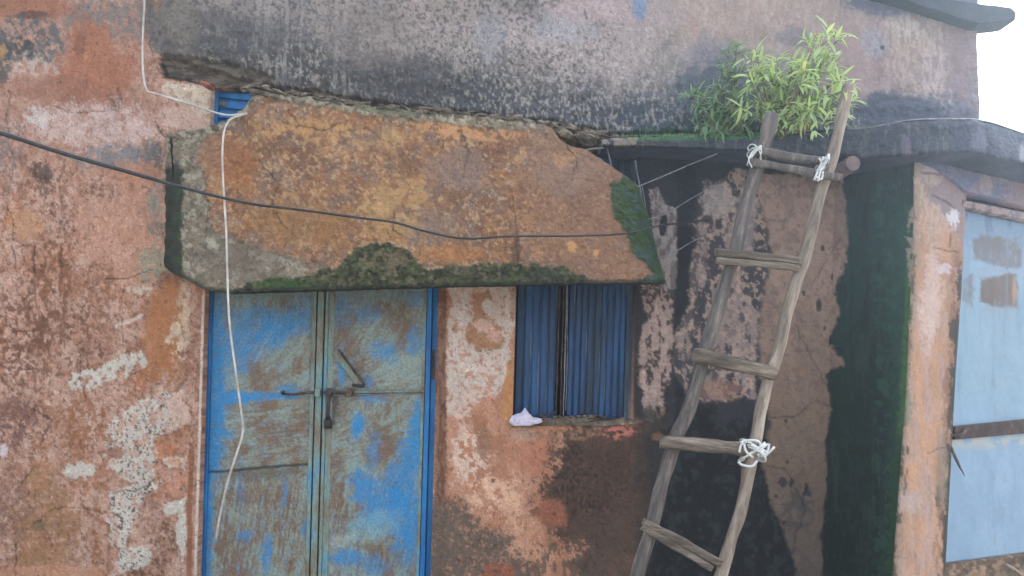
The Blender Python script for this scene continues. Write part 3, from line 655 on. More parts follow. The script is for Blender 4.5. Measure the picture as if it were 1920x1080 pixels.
# dark room behind the openings
def box(name, mat, x0, x1, y0, y1, z0, z1, parent, bev=0):
    bm = bmesh.new(); bmesh.ops.create_cube(bm, size=1)
    for v in bm.verts: v.co = Vector((x0 if v.co.x < 0 else x1, y0 if v.co.y < 0 else y1, z0 if v.co.z < 0 else z1))
    if bev: bmesh.ops.bevel(bm, geom=bm.edges[:], offset=bev, segments=2, affect='EDGES')
    me = bpy.data.meshes.new(name); bm.to_mesh(me); bm.free(); return link(name, me, mat, parent)
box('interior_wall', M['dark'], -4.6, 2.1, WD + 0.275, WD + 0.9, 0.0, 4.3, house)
DZ = 0.055; DD = WD + DZ            # the door plane sits back in the wall
def fpx(px0, d0, d): return 960 + (px0 - 960) * d0 / d

# ---- ground
gm = bpy.data.meshes.new('ground'); gm.from_pydata([(-800, -800, 0), (800, -800, 0), (800, 800, 0), (-800, 800, 0)], [], [(0, 1, 2, 3)])
tag(link('ground', gm, M['soil']), kind='structure')

HAZE = 0.0115
hz_ = bpy.data.materials.new('glare_haze'); hz_.use_nodes = True; n_ = hz_.node_tree; n_.nodes.clear()
pv = n_.nodes.new('ShaderNodeVolumePrincipled'); pv.inputs['Color'].default_value = (0.66, 0.84, 1.0, 1); pv.inputs['Density'].default_value = HAZE; pv.inputs['Anisotropy'].default_value = 0.8
om = n_.nodes.new('ShaderNodeOutputMaterial'); n_.links.new(pv.outputs[0], om.inputs['Volume'])
tag(box('haze', hz_, -820, 820, -820, 820, -1.0, 5.2, None), kind='stuff')  # even haze volume added to imitate the lens glare at upper right
# ---------------------------------------------------------------- double door
def door_paint(x, y, leaf):
    c = Canvas(x, y, S(138, 156, 148)); c.seed = 3000 + leaf * 500; c.grain_k = 0.45
    # brush direction field: strokes curve from the upright to the flat
    an = interp(y, [(540, 75), (640, 55), (740, 35), (800, 8), (870, 4), (900, 80), (1080, 78)]) if leaf == 0 else interp(y, [(540, 80), (620, 60), (720, 30), (760, 70), (800, 20), (860, 30), (900, 75), (1080, 80)])
    an = np.radians(an + 60 * (fbm(x / 70, y / 70, 300 + leaf) - 0.5))
    u = x * np.cos(an) - y * np.sin(an); v = x * np.sin(an) + y * np.cos(an)
    # strokes: average of several low-frequency oriented fields
    def strokes(sd, sc1=2.2, sc2=30):
        s = 0
        for k, deg in enumerate((8, 30, 55, 80)):
            r = math.radians(deg); uu = x * math.cos(r) - y * math.sin(r); vv = x * math.sin(r) + y * math.cos(r)
            wgt = np.exp(-((np.degrees(an) - deg) / 18.0) ** 2) + 1e-4
            f = fbm(uu / sc2, vv / sc1, sd + k * 31, 3, 0.6)
            s = s + wgt * f if k else wgt * f
            tw = wgt if k == 0 else tw + wgt
        return s / tw
    s1 = strokes(310 + leaf, 2.6, 34) * 0.45 + 0.55 * fbm(x / 28, y / 36, 333 + leaf, 5, 0.72); s2 = strokes(350 + leaf, 5, 60); s3 = strokes(390 + leaf, 1.6, 22)
    c.paint(sst(0.44, 0.64, s2), S(132, 122, 100), 0.65)
    c.paint(sst(0.48, 0.60, s1), S(112, 90, 66), 0.7)
    c.paint(sst(0.56, 0.68, s3), S(158, 180, 174), 0.5)
    if leaf == 0:
        br = [(490, 705, 40, 26, -20), (560, 680, 20, 30, 0), (500, 830, 70, 45, 0), (560, 790, 25, 30, 0), (500, 960, 50, 60, 0), (545, 920, 26, 70, 0), (430, 1010, 26, 90, 0), (460, 1050, 40, 60, 30), (540, 1030, 26, 50, 0), (470, 760, 60, 14, 0)]
        bl = [(405, 700, 22, 170, 0, 1), (450, 640, 40, 60, 20, .8), (510, 620, 30, 40, 0, .9), (550, 600, 30, 25, 0, .7), (440, 745, 55, 12, 0, 1), (510, 742, 60, 8, -3, .9), (395, 820, 18, 80, 0, 1), (425, 815, 16, 8, 0, .8), (390, 960, 10, 130, 0, 1), (520, 610, 60, 18, 0, .6), (535, 925, 5, 30, 0, .5), (575, 990, 8, 20, 0, .7), (500, 1040, 9, 34, 8, .8), (460, 1005, 18, 12, -20, .6), (452, 905, 8, 50, 0, .35), (470, 590, 50, 16, 0, .5), (540, 728, 20, 8, 0, .6), (575, 570, 18, 22, 0, .35)]
    else:
        br = [(650, 620, 26, 60, 10), (690, 680, 30, 26, 0), (760, 600, 30, 50, 0), (730, 580, 50, 20, 0), (700, 820, 40, 40, 10), (725, 860, 16, 40, 0), (632, 920, 14, 80, 0), (680, 940, 26, 20, -10), (760, 770, 26, 26, 20), (640, 1000, 16, 60, 0), (725, 1040, 20, 60, 0), (700, 740, 60, 8, 0)]
        bl = [(670, 800, 12, 26, 8, 1), (700, 745, 30, 12, 0, .6), (765, 870, 26, 80, 15, 1), (745, 920, 30, 40, 30, .95), (690, 920, 26, 30, 0, .8), (670, 900, 16, 20, 0, .9), (720, 960, 50, 30, -10, .8), (765, 990, 26, 70, 0, .9), (650, 1045, 34, 16, 0, .8), (700, 1060, 26, 20, 20, .6), (720, 655, 26, 20, 0, .7), (735, 672, 14, 12, 0, .8), (775, 640, 14, 30, 0, .6), (690, 590, 26, 20, 0, .5), (640, 690, 8, 34, 0, .9), (685, 715, 18, 14, 0, .6), (640, 580, 22, 30, 0, .5), (780, 800, 12, 60, 8, .8), (700, 850, 12, 40, 10, .5), (780, 560, 18, 16, 0, .4)]
    for q in br:
        c.paint(c.blob(q[0], q[1], q[2], q[3], q[4], 0.6, 0.8) * (0.25 + 0.75 * sst(0.38, 0.58, s1)), S(118, 90, 66), 0.85)
    for q in bl:
        dpt = sst(0.62, 0.42, s1 * 0.5 + s3 * 0.5)
        c.paint(c.blob(q[0], q[1], q[2], q[3], q[4], 0.6, 0.8) * (0.6 + 0.4 * dpt), S(26, 134, 196), min(1, q[5] * 1.1))
    if leaf:
        c.paint(c.blob(700, 985, 50, 26, -10, 0.6, 0.8), S(124, 172, 186), 0.6); c.paint(c.blob(640, 1015, 26, 12, -20, 0.5, 0.8), S(170, 186, 178), 0.6)
        c.paint(c.blob(745, 690, 40, 26, 0, 0.6), S(150, 168, 158), 0.55)
        c.paint(c.blob(623, 760, 12, 38, 6, 0.5), S(72, 58, 56), 0.9)
    else:
        c.paint(c.blob(495, 885, 70, 14, -4, 0.6), S(88, 76, 60), 0.7)
        c.paint(c.blob(585, 685, 6, 30, 0, 0.6), S(70, 70, 66), 0.7)
    c.paint(sst(0.56, 0.70, s3), S(96, 150, 186), 0.5); c.paint(sst(0.60, 0.68, strokes(450 + leaf, 1.4, 40)), S(120, 104, 82), 0.7)
    c.paint(sst(575, 545, y), S(78, 116, 128), 0.35)
    c.paint(c.blob(500 if leaf == 0 else 700, 640, 26, 60, 0, 0.6) * sst(0.5, 0.65, s3), S(150, 172, 172), 0.4)
    c.paint(sst(0.62, 0.72, fbm(x / 4, y / 4, 400 + leaf)), S(70, 56, 44), 0.35)
    c.c *= (0.85 + 0.3 * fbm(x / 3, y / 3, 420, 2))[..., None]
    c.h = (fbm(x / 60, y / 90, 430 + leaf) - 0.5) * 0.012 + (s1 - 0.5) * 0.0015
    return c

def door_leaf(leaf, a0, a1, d):
    a, b = np.meshgrid(axis([(a0, a1, 2.0)]), axis([(302, 530, 12), (530, 1110, 2.0), (1110, 1262, 16)]))
    x = lean(a, b); c = door_paint(x, b, leaf)
    Yy = d - c.h
    if leaf == 0:   # folded weld seam across the leaf
        sy = 886 - (x - 390) * 0.085
        m = sst(4, 1, np.abs(b - sy + 3 * (fbm(x / 12, b * 0, 77) - 0.5)))
        c.c *= (1 - 0.8 * m)[..., None]; Yy = Yy + 0.004 * m + 0.003 * sst(0, -6, b - sy)
    return gridmesh('door_leaf', (x - 960) * d / F, Yy, EYE + (HOR - b) * d / F, c.c, M['sheet'], house, thick=0.012)
L0 = door_leaf(0, 398, 595, DD)
tag(L0, 'left leaf of the blue door, scraped brown with a weld seam')
L1 = door_leaf(1, 612, 800, DD - 0.004)
tag(L1, 'right leaf of the blue door, blue and brown with a diagonal brace')
def vbar(name, mat, a0, a1, b0, b1, d, t, parent):
    return bar(name, mat, (lean((a0 + a1) / 2, b0), b0), (lean((a0 + a1) / 2, b1), b1), a1 - a0, d, t, parent)
fr = vbar('door_frame', M['blue_paint'], 380, 399, 160, 1275, DD - 0.008, 0.05, house)
vbar('frame_lip', M['blue_paint'], 395.5, 398.5, 160, 1275, DD - 0.014, 0.01, fr)
fr2 = vbar('door_frame', M['blue_paint'], 802, 811, 160, 1275, DD - 0.020, 0.06, house)
vbar('frame_lip', M['blue_paint'], 812.5, 830, 160, 1275, DD - 0.006, 0.06, fr2)
vbar('frame_lip', M['blue_paint'], 809, 812.5, 160, 1275, DD + 0.006, 0.04, fr2)
bar('rust_patch', M['rust'], (lean(816, 655), 655), (lean(817, 712), 712), 7, DD - 0.0075, 0.004, fr2)
vbar('stile', M['worn_blue'], 587, 594, 302, 1262, DD - 0.010, 0.02, L0)
vbar('stile', M['worn_blue'], 596.5, 608, 302, 1262, DD - 0.014, 0.03, L0)
vbar('stile', M['worn_blue'], 611, 617, 302, 1262, DD - 0.012, 0.02, L1)
vbar('stile', M['worn_blue'], 618, 629, 302, 1262, DD - 0.007, 0.02, L1)
vbar('stile', M['worn_blue'], 795, 801, 302, 1262, DD - 0.010, 0.02, L1)
bar('crossbar', M['worn_blue'], (615, 736.5), (796, 733), 4, DD - 0.022, 0.02, L1)
bar('crossbar', M['worn_blue'], (615, 741), (796, 737.5), 3, DD - 0.012, 0.01, L1)
bar('brace', M['worn_blue'], (627, 658), (677, 724), 13, DD - 0.016, 0.006, L1)
bar('brace_edge', M['rust'], (633, 655), (682, 722), 3, DD - 0.028, 0.02, L1)
bb = bmesh.new()
add_tube(bb, [at(530, 738, DD - 0.02), at(545, 740, DD - 0.022), at(570, 737, DD - 0.022), at(600, 735, DD - 0.03), at(625, 735, DD - 0.034), at(664, 736, DD - 0.034)], 0.006, seg=8, rough=0.002, ns=60)
add_tube(bb, [at(530, 738, DD - 0.02), at(528, 735, DD - 0.035), at(533, 734, DD - 0.045)], 0.006, seg=8)
done('bolt', bb, M['rust'], L0)
for q in (600, 622, 660):
    vbar('bolt_keeper', M['rust'] if q > 610 else M['worn_blue'], q - 5, q + 5, 728, 744, DD - 0.042, 0.02, L1 if q > 610 else L0)
for (px_, py_) in ((655, 722),):
    bar('brace_foot', M['black_iron'], (660, 722), (682, 724), 6, DD - 0.02, 0.01, L1)
# padlock hanging on its hasp
pl = empty('padlock', at(614, 800, DD - 0.03)); tag(pl, 'small black padlock hanging below the bolt between the two blue door leaves', 'padlock')
def ellbody(name, mat, c0, rx, ry, rz, parent, sq=0.5):
    bm = bmesh.new(); bmesh.ops.create_uvsphere(bm, u_segments=20, v_segments=12, radius=1)
    for v in bm.verts:
        m_ = max(abs(v.co.x), abs(v.co.y), abs(v.co.z)); v.co = v.co * (1 - sq + sq / m_)
        v.co = Vector((c0[0] + v.co.x * rx, c0[1] + v.co.y * ry, c0[2] + v.co.z * rz))
    for f in bm.faces: f.smooth = True
    return done(name, bm, mat, parent)
ellbody('lock_body', M['black_iron'], at(615, 795, DD - 0.035), 0.021, 0.011, 0.023, pl, 0.6)
sh = [Vector(at(615, 791, DD - 0.035)) + Vector((0.011 * math.cos(t), 0, 0.012 + 0.018 * math.sin(t))) for t in np.linspace(0, math.pi, 12)]
tube('shackle', M['black_iron'], sh, 0.003, pl, seg=8)
hp = bar('hasp', M['rust'], (617, 742), (614, 786), 7, DD - 0.030, 0.004, L1)
# transom over the door, seen through the gap above the fallen awning
tr = vbar('transom', M['blue_paint'], 396, 470, 166, 300, DD + 0.02, 0.02, house)
for k in range(4):
    bar('louvre', M['blue_paint'], (lean(398, 176 + 19 * k) + 2, 176 + 19 * k), (lean(474, 184 + 19 * k), 184 + 19 * k), 12, DD + 0.004, 0.012, tr)
bar('wood_chip', M['rubble'], (404, 193), (424, 196), 8, DD - 0.004, 0.006, tr)
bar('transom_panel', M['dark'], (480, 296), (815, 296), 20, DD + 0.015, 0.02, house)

# ---------------------------------------------------------------- shuttered window
WDp = WD + 0.06
wf = vbar('window_frame', M['slat_edge'], 1176, 1190, 283, 786, WDp - 0.02, 0.05, house)
vbar('window_frame', M['slat'], 962, 969.5, 283, 786, WDp + 0.015, 0.05, house)
bar('window_frame', M['slat'], (lean(968, 288), 288), (lean(1190, 288), 288), 14, WDp - 0.01, 0.05, house)
def shutter(a0, a1, n, d, lab):
    s = vbar('window_shutter', M['slat'], a0, a1, 292, 784, d, 0.012, house); tag(s, lab)
    wdt = (a1 - a0) / n
    for k in range(n):
        ac_ = a0 + (k + 0.5) * wdt
        j = random.uniform(-0.8, 0.8)
        sl = vbar('slat', M['slat'], ac_ - wdt * 0.36 + j, ac_ + wdt * 0.32 + j, 292, 782 - random.uniform(0, 5), d - 0.010 - random.uniform(0, 0.004), 0.0098, s)
        q = vbar('slat_ridge', M['slat_edge'], ac_ + wdt * 0.33 + j, ac_ + wdt * 0.47 + j, 292, 778, d - 0.007, 0.0068, s)
    return s
shutter(970, 1046, 5, WDp + 0.01, 'narrow left shutter of the window with five blue slats')
shutter(1068, 1176, 9, WDp + 0.002, 'wide right shutter of the window with nine blue slats')
for k, ax in enumerate((1049, 1057, 1063)):
    tube('window_bar', M['wire_grey'] if k == 2 else M['rust'], [at(lean(ax, q) + random.uniform(-0.6, 0.6), q, WDp - 0.012) for q in np.linspace(286, 784, 16)], 0.0035, house, seg=6)
tube('window_bar', M['wire_grey'], [at(lean(1066, q) + 1.4 * math.sin(q / 50), q, WDp - 0.02) for q in np.linspace(286, 770, 20)], 0.002, house, seg=6)
# sill of broken mortar
sl = prism('window_sill', M['rubble'], [(955, 789), (1000, 786), (1080, 787), (1188, 786), (1190, 796), (1120, 799), (1060, 797), (955, 801)], WD - 0.012, WD + 0.2, house, 0.002, 0.004, 3)
bm = bmesh.new(); rnd = random.Random(3)
for k in range(46):
    px_ = rnd.uniform(1012, 1170); c0 = V(px_, rnd.uniform(779, 790), WD + rnd.uniform(-0.01, 0.04))
    r = bmesh.ops.create_icosphere(bm, subdivisions=1, radius=rnd.uniform(0.004, 0.012))
    sx, sy_, sz = rnd.uniform(0.8, 2.2), 1, rnd.uniform(0.4, 0.9)
    for v in r['verts']: v.co = Vector((v.co.x * sx, v.co.y * sy_, v.co.z * sz)) * rnd.uniform(0.8, 1.2) + c0
tag(done('mortar_crumbs', bm, M['rubble'], house), kind='stuff')
for p0, p1, wv, mt in (((1070, 790), (1102, 787), 8, 'rubble'), ((1105, 790), (1150, 785), 3, 'black_iron'), ((1115, 797), (1165, 793), 6, 'rubble'), ((1018, 784), (1042, 772), 3, 'rust')):
    bar('loose_fragment', M[mt], p0, p1, wv, WD - 0.014, 0.018, house)

# crumpled white bag on the sill
bm = bmesh.new(); bmesh.ops.create_icosphere(bm, subdivisions=5, radius=1)
c0 = V(983, 789, WD - 0.01)
for v in bm.verts:
    n = v.co.normalized()
    q = 1 + 0.28 * mnoise.noise(n * 1.7 + Vector((3, 1, 2))) 
    rid = 1 - abs(mnoise.noise(n * 3.2 + Vector((7, 2, 5)))) * 1.8
    q += 0.16 * rid + 0.05 * (1 - abs(mnoise.noise(n * 8)) * 2)
    p = Vector((n.x * 0.058, n.y * 0.032, n.z * 0.034)) * q
    pk = max(0, 1 - (abs(n.x - 0.05) / 0.35)) * max(0, n.z)
    p.z += pk * 0.03
    if n.x > 0.5: p.z *= 0.55; p.x *= 1.15
    if p.z < -0.02: p.z = -0.02 + (p.z + 0.02) * 0.2
    v.co = p + c0 + Vector((0, -0.012, 0))
for f in bm.faces: f.smooth = True
tag(done('crumpled_bag', bm, M['cloth']), 'crumpled white plastic bag lying on the left end of the window sill', 'bag')

# ---------------------------------------------------------------- fallen awning slab over door and window
top_pts = [(300, 262), (308, 250), (345, 246), (385, 240), (425, 225), (455, 205), (478, 172), (500, 165), (540, 178), (600, 183), (700, 200), (800, 212), (900, 220), (1000, 230), (1035, 238), (1050, 262), (1075, 276), (1102, 282), (1150, 314), (1195, 345), (1215, 400), (1232, 470), (1248, 527)]
bot_pts = [(300, 480), (308, 500), (316, 508), (345, 522), (384, 544), (430, 549), (520, 546), (700, 541), (1000, 533), (1150, 531), (1248, 530)]
def slab_paint(x, y):
    c = Canvas(x, y, S(146, 104, 72)); c.seed = 5000
    c.paint(sst(0.42, 0.60, fbm(x / 60, y / 50, 500, 5, 0.62)), S(122, 88, 66), 0.85)
    c.paint(sst(0.54, 0.68, fbm(x / 40, y / 34, 501, 5, 0.62)), S(164, 122, 82), 0.6)
    c.paint(c.spk(26, 0.57, 0.06), S(126, 104, 92), 0.7)
    c.paint(sst(0.56, 0.68, fbm(x / 24, y / 24, 503, 5, 0.65)) * sst(1000, 800, x), S(186, 148, 100), 0.4)
    c.paint(c.spk(8, 0.60, 0.05), S(112, 86, 70), 0.5); c.paint(c.spk(6, 0.64, 0.04), S(200, 168, 130), 0.5)
    c.paint(sst(880, 1080, x), S(140, 106, 86), 0.6)
    c.paint(c.blob(860, 320, 60, 40, 0, 0.6), S(132, 112, 104), 0.65); c.paint(c.blob(690, 260, 40, 22, 0, 0.5), S(122, 104, 90), 0.6)
    c.paint(c.blob(810, 420, 60, 40, 0, 0.6), S(128, 110, 100), 0.5); c.paint(c.blob(1060, 330, 60, 40, 0, 0.6), S(136, 112, 98), 0.6)
    c.paint(c.blob(440, 310, 40, 40, 0, 0.6), S(150, 96, 56), 0.7); c.paint(c.blob(560, 420, 90, 40, 0, 0.6), S(150, 110, 66), 0.6)
    c.paint(c.blob(740, 390, 60, 60, 0, 0.6) * c.spk(18, 0.45, 0.06), S(178, 142, 92), 0.65); c.paint(c.blob(600, 250, 120, 22, 6, 0.5) * c.spk(16, 0.45, 0.06), S(186, 142, 92), 0.7)
    c.paint(c.blob(880, 245, 100, 16, 5, 0.5) * c.spk(14, 0.45, 0.06), S(194, 144, 98), 0.8)
    c.paint(c.blob(735, 255, 26, 12, 0, 0.6, 1.2, 7), S(176, 144, 96), 0.4); c.paint(c.blob(1058, 300, 20, 14, 0, 0.5, 1.3, 8), S(186, 142, 98), 0.5)
    c.paint(c.blob(975, 295, 8, 18, 35, 0.5, 1.2, 7), S(184, 144, 102), 0.6)
    c.paint(c.blob(1010, 470, 14, 14, 20, 0.4, 1.1, 6), S(180, 132, 88), 0.45); c.paint(c.blob(1072, 462, 9, 10, 0, 0.3, 0.9, 6), S(200, 150, 96), 0.8); c.paint(c.blob(1118, 475, 6, 8, 0), S(204, 150, 100), 0.8)
    c.paint(c.blob(968, 480, 8, 50, 0, 0.5), S(78, 62, 54), 0.7)
    c.paint(c.blob(850, 475, 70, 16, 0, 0.6), S(168, 116, 70), 0.7)
    # grey concrete at the left end and along the top where the render is gone
    gl = c.poly([(280, 230), (440, 205), (400, 260), (375, 300), (385, 360), (400, 420), (450, 455), (540, 480), (600, 500), (560, 530), (520, 560), (280, 560)], 14, 22, 22)
    c.paint(gl, S(126, 116, 100), 0.9, -0.005); c.paint(gl * c.spk(9, 0.54, 0.06), S(98, 92, 78), 0.75); c.paint(gl * c.spk(11, 0.58, 0.05), S(160, 156, 138), 0.7)
    c.paint(c.blob(455, 490, 60, 40, 0, 0.5), S(116, 104, 92), 0.7)
    c.paint(c.blob(400, 280, 26, 50, 0, 0.5), S(146, 104, 74), 0.6)
    tp = interp(x, top_pts)
    tpe = sst(26, 6, y - tp + 14 * (fbm(x / 12, y / 9, 510) - 0.5)) * sst(1060, 980, x)
    c.paint(tpe, S(128, 118, 100), 0.95, 0.006); c.paint(tpe * c.spk(7, 0.52, 0.06, 1.6, 0.8), S(70, 66, 58), 0.8); c.paint(tpe * c.spk(8, 0.58, 0.05), S(170, 160, 138), 0.7)
    c.paint(tpe * c.blob(720, 205, 60, 8, 8, 0.5), S(88, 96, 68), 0.7)
    c.crack([(540, 205), (560, 235), (600, 245), (640, 232)], 1.6, 0.45, 5); c.crack([(628, 250), (690, 240), (715, 262)], 1.4, 0.5, 5)
    c.crack([(740, 400), (738, 430), (752, 440)], 1.4, 0.4, 4); c.crack([(830, 262), (832, 278)], 1.5, 0.4, 3); c.crack([(960, 360), (970, 440), (972, 540)], 1.3, 0.5, 4)
    c.crack([(480, 300), (520, 340), (510, 390), (540, 430)], 1.2, 0.5, 8); c.crack([(1060, 262), (1080, 300), (1074, 340)], 1.4, 0.45, 6)
    c.crack([(860, 240), (880, 290), (868, 330)], 1.1, 0.5, 8); c.crack([(380, 320), (392, 380), (384, 450)], 1.4, 0.45, 8)
    # moss along the lower edge
    mo = [(430, 556), (440, 541), (500, 522), (560, 520), (600, 506), (640, 498), (662, 470), (690, 458), (740, 458), (766, 470), (782, 492), (800, 508), (840, 500), (900, 496), (960, 494), (1060, 500), (1100, 522), (1120, 532), (1190, 528), (1230, 512), (1205, 490), (1185, 470), (1170, 430), (1150, 400), (1146, 345), (1170, 330), (1210, 345), (1270, 556)]
    c.h += (fbm(x / 16, y / 16, 551, 5, 0.7) - 0.5) * 0.022
    fm = c.poly(mo, 5, 9, 12)
    rim = np.clip(c.poly([(p[0], p[1] - 5) for p in mo], 3, 6, 14) - fm, 0, 1)
    c.paint(rim * sst(1000, 900, x) * sst(620, 660, x) * c.spk(14, 0.48, 0.08), S(190, 164, 130), 0.55)
    c.paint(fm, S(58, 64, 42), 0.92, 0.008)
    c.paint(fm * c.spk(8, 0.50, 0.06), S(70, 82, 48), 0.8); c.paint(fm * c.spk(7, 0.56, 0.05), S(40, 44, 32), 0.85)
    c.paint(fm * c.spk(9, 0.60, 0.04), S(128, 116, 92), 0.5)
    c.paint(fm * c.blob(525, 532, 50, 10, 0, 0.5), S(56, 86, 40), 0.7)
    c.paint(fm * c.blob(745, 485, 22, 14, 0, 0.5), S(116, 100, 78), 0.6)
    c.paint(fm * sst(1130, 1160, x), S(56, 84, 50), 0.75); c.paint(fm * sst(1130, 1160, x) * c.spk(14, 0.53, 0.06), S(64, 86, 84), 0.7)
    c.paint(fm * c.blob(1020, 515, 40, 12, 0, 0.6), S(48, 56, 50), 0.6)
    c.h += fm * (fbm(x / 5, y / 5, 520, 3) - 0.4) * 0.022
    # dark mossy left end
    le = sst(348, 336, x + 14 * (fbm(x / 8, y / 26, 521) - 0.5)) * sst(296, 326, y)
    c.paint(le, S(36, 42, 34), 0.92); c.paint(le * c.spk(7, 0.52, 0.06, 0.6, 1.5) * sst(326, 330, x), S(46, 74, 34), 0.8)
    c.paint(sst(12, 2, interp(x, bot_pts) - y + 4 * (fbm(x / 8, y / 8, 522) - 0.5)), S(40, 42, 36), 0.8)
    c.c *= (0.80 + 0.40 * fbm(x / 3.2, y / 3.2, 530, 3))[..., None]; c.c *= (0.86 + 0.28 * fbm(x / 12, y / 12, 531))[..., None]
    lum = c.c.mean(-1, keepdims=True); c.c = (c.c * 0.94 + lum * 0.06) * 1.08
    c.h += (fbm(x / 50, y / 50, 532) - 0.5) * 0.02 + (fbm(x / 9, y / 9, 533, 4) - 0.5) * 0.008
    return c
us = axis([(308, 1248, 2.2)]); ts = np.linspace(0, 1, 170)
u, t = np.meshgrid(us, ts)
tpn = interp(us, top_pts) + 9 * (fbm(us / 14, us * 0, 540, 4, 0.65) - 0.5) * sst(1070, 1040, us) + 3 * (fbm(us / 9, us * 0, 541, 3) - 0.5)
btn = interp(us, bot_pts) + 3.5 * (fbm(us / 12, us * 0, 542, 4) - 0.5)
y = tpn[None, :] * (1 - t) + btn[None, :] * t
cv = slab_paint(u, y)
dsl = 3.49 - 0.235 * np.clip((y - 170) / 375, 0, 1)
ul = u + 10 * (fbm(y / 24, y * 0, 777, 4) - 0.5) + 8 * sst(300, 250, y)
dsl = dsl + 0.07 * sst(342, 318, ul) ** 1 + 0.03 * sst(1225, 1248, u) + 0.02 * sst(10, 0, y - tpn[None, :]) - cv.h
u = u + (10 * (fbm(y / 26, y * 0, 778, 5, 0.6) - 0.5) + 2) * sst(330, 310, u)
awn = gridmesh('awning_slab', (u - 960) * dsl / F, dsl, EYE + (HOR - y) * dsl / F, cv.c, M['concrete'], house, thick=0.06)
tag(awn, 'fallen ochre concrete awning slab with mossy lower edge hanging over the door')
# back sheet closing the slab
bsp = [(u_, tp_ if True else 0) for u_, tp_ in zip(us[::20], tpn[::20])] + [(u_, b_) for u_, b_ in zip(us[::-20], btn[::-20])]
bm = bmesh.new(); vv = []
for (px_, py_) in bsp:
    dd = 3.49 - 0.235 * min(max((py_ - 170) / 375, 0), 1)
    q = V(px_, py_, dd); q.y += 0.058; vv.append(bm.verts.new(q))
bm.faces.new(vv); bmesh.ops.triangulate(bm, faces=bm.faces[:])
done('slab_back', bm, M['concrete'], awn)

# rubble lumps along the break above the slab
rnd = random.Random(11)
def lump(bm, c0, r, sx=1.5, sz=0.6, sub=2):
    g = bmesh.ops.create_icosphere(bm, subdivisions=sub, radius=r)
    off = Vector((rnd.random() * 50, rnd.random() * 50, 0)); rz = rnd.uniform(-0.4, 0.4)
    for v in g['verts']:
        n = v.co.normalized(); v.co = v.co * (1 + 0.55 * mnoise.noise(n * 1.6 + off))
        v.co = Vector((v.co.x * sx, v.co.y, v.co.z * sz)); v.co = Matrix.Rotation(rz + 0.12, 3, 'Y') @ v.co + c0
bm = bmesh.new()
for k in range(250):
    px_ = rnd.uniform(470, 1180); py_ = interp(px_, [(470, 166), (640, 190), (860, 214), (1040, 232), (1180, 262)]) + rnd.uniform(-3, 12)
    lump(bm, V(px_, py_, WD - rnd.uniform(0.0, 0.07)), rnd.uniform(0.006, 0.024), rnd.uniform(1.2, 2.4), rnd.uniform(0.4, 0.8))
tag(done('broken_mortar', bm, M['rubble'], house), kind='stuff')
for (px_, py_, wv, hv) in ((388, 161, 24, 8), (1055, 252, 40, 16), (1095, 262, 44, 14), (1150, 270, 46, 12), (965, 226, 34, 10), (925, 222, 26, 9)):
    bm = bmesh.new(); lump(bm, V(px_, py_, WD - 0.045), wv * WD / F * 0.5, 1.0, hv / wv * 1.2, 3)
    for f in bm.faces: f.smooth = True
    o = done('brick' if px_ < 400 else 'concrete_chunk', bm, M['brick'] if px_ < 400 else M['rubble'], house)

# ---------------------------------------------------------------- annex: pier, ledge, pale blue gate
annex = empty('side_annex', (1.9, 3.4, 0))
tag(annex, 'low annex with a pale pink pier, curved mossy roof ledge and pale blue metal gate', 'annex')
s30, c30 = math.sin(math.radians(30)), math.cos(math.radians(30))
def face_d(px, off=0.0, d0=3.42, p0=1800.0):
    """depth of the annex front, which turns away at thirty degrees"""
    d0 = d0 + off; X0 = (p0 - 960) / F * d0; k = (px - 960) / F
    return (X0 * s30 - d0 * c30) / (k * s30 - c30)
def facegrid(name, lx, rx, y0, y1, off, paintf, mat, thick=0.1, st=2.6, parent=None, bulge=0, topf=None, botf=None):
    s_ = np.linspace(0, 1, max(3, int((rx(700) - lx(700)) / st))); b = axis([(y0, min(y1, 1110), st)] + ([(1110, y1, 16)] if y1 > 1110 else []))
    ss, bb_ = np.meshgrid(s_, b)
    x = lx(bb_) * (1 - ss) + rx(bb_) * ss; y = bb_
    if topf is not None:
        tt = (bb_ - y0) / (y1 - y0); y = topf(x) * (1 - tt) + botf(x) * tt
    c = paintf(x, y); d = face_d(x, off) - c.h
    if bulge: d = d + bulge * ((2 * ss - 1) ** 6)
    return gridmesh(name, (x - 960) * d / F, d, EYE + (HOR - y) * d / F, c.c, mat, parent or annex, thick=thick)
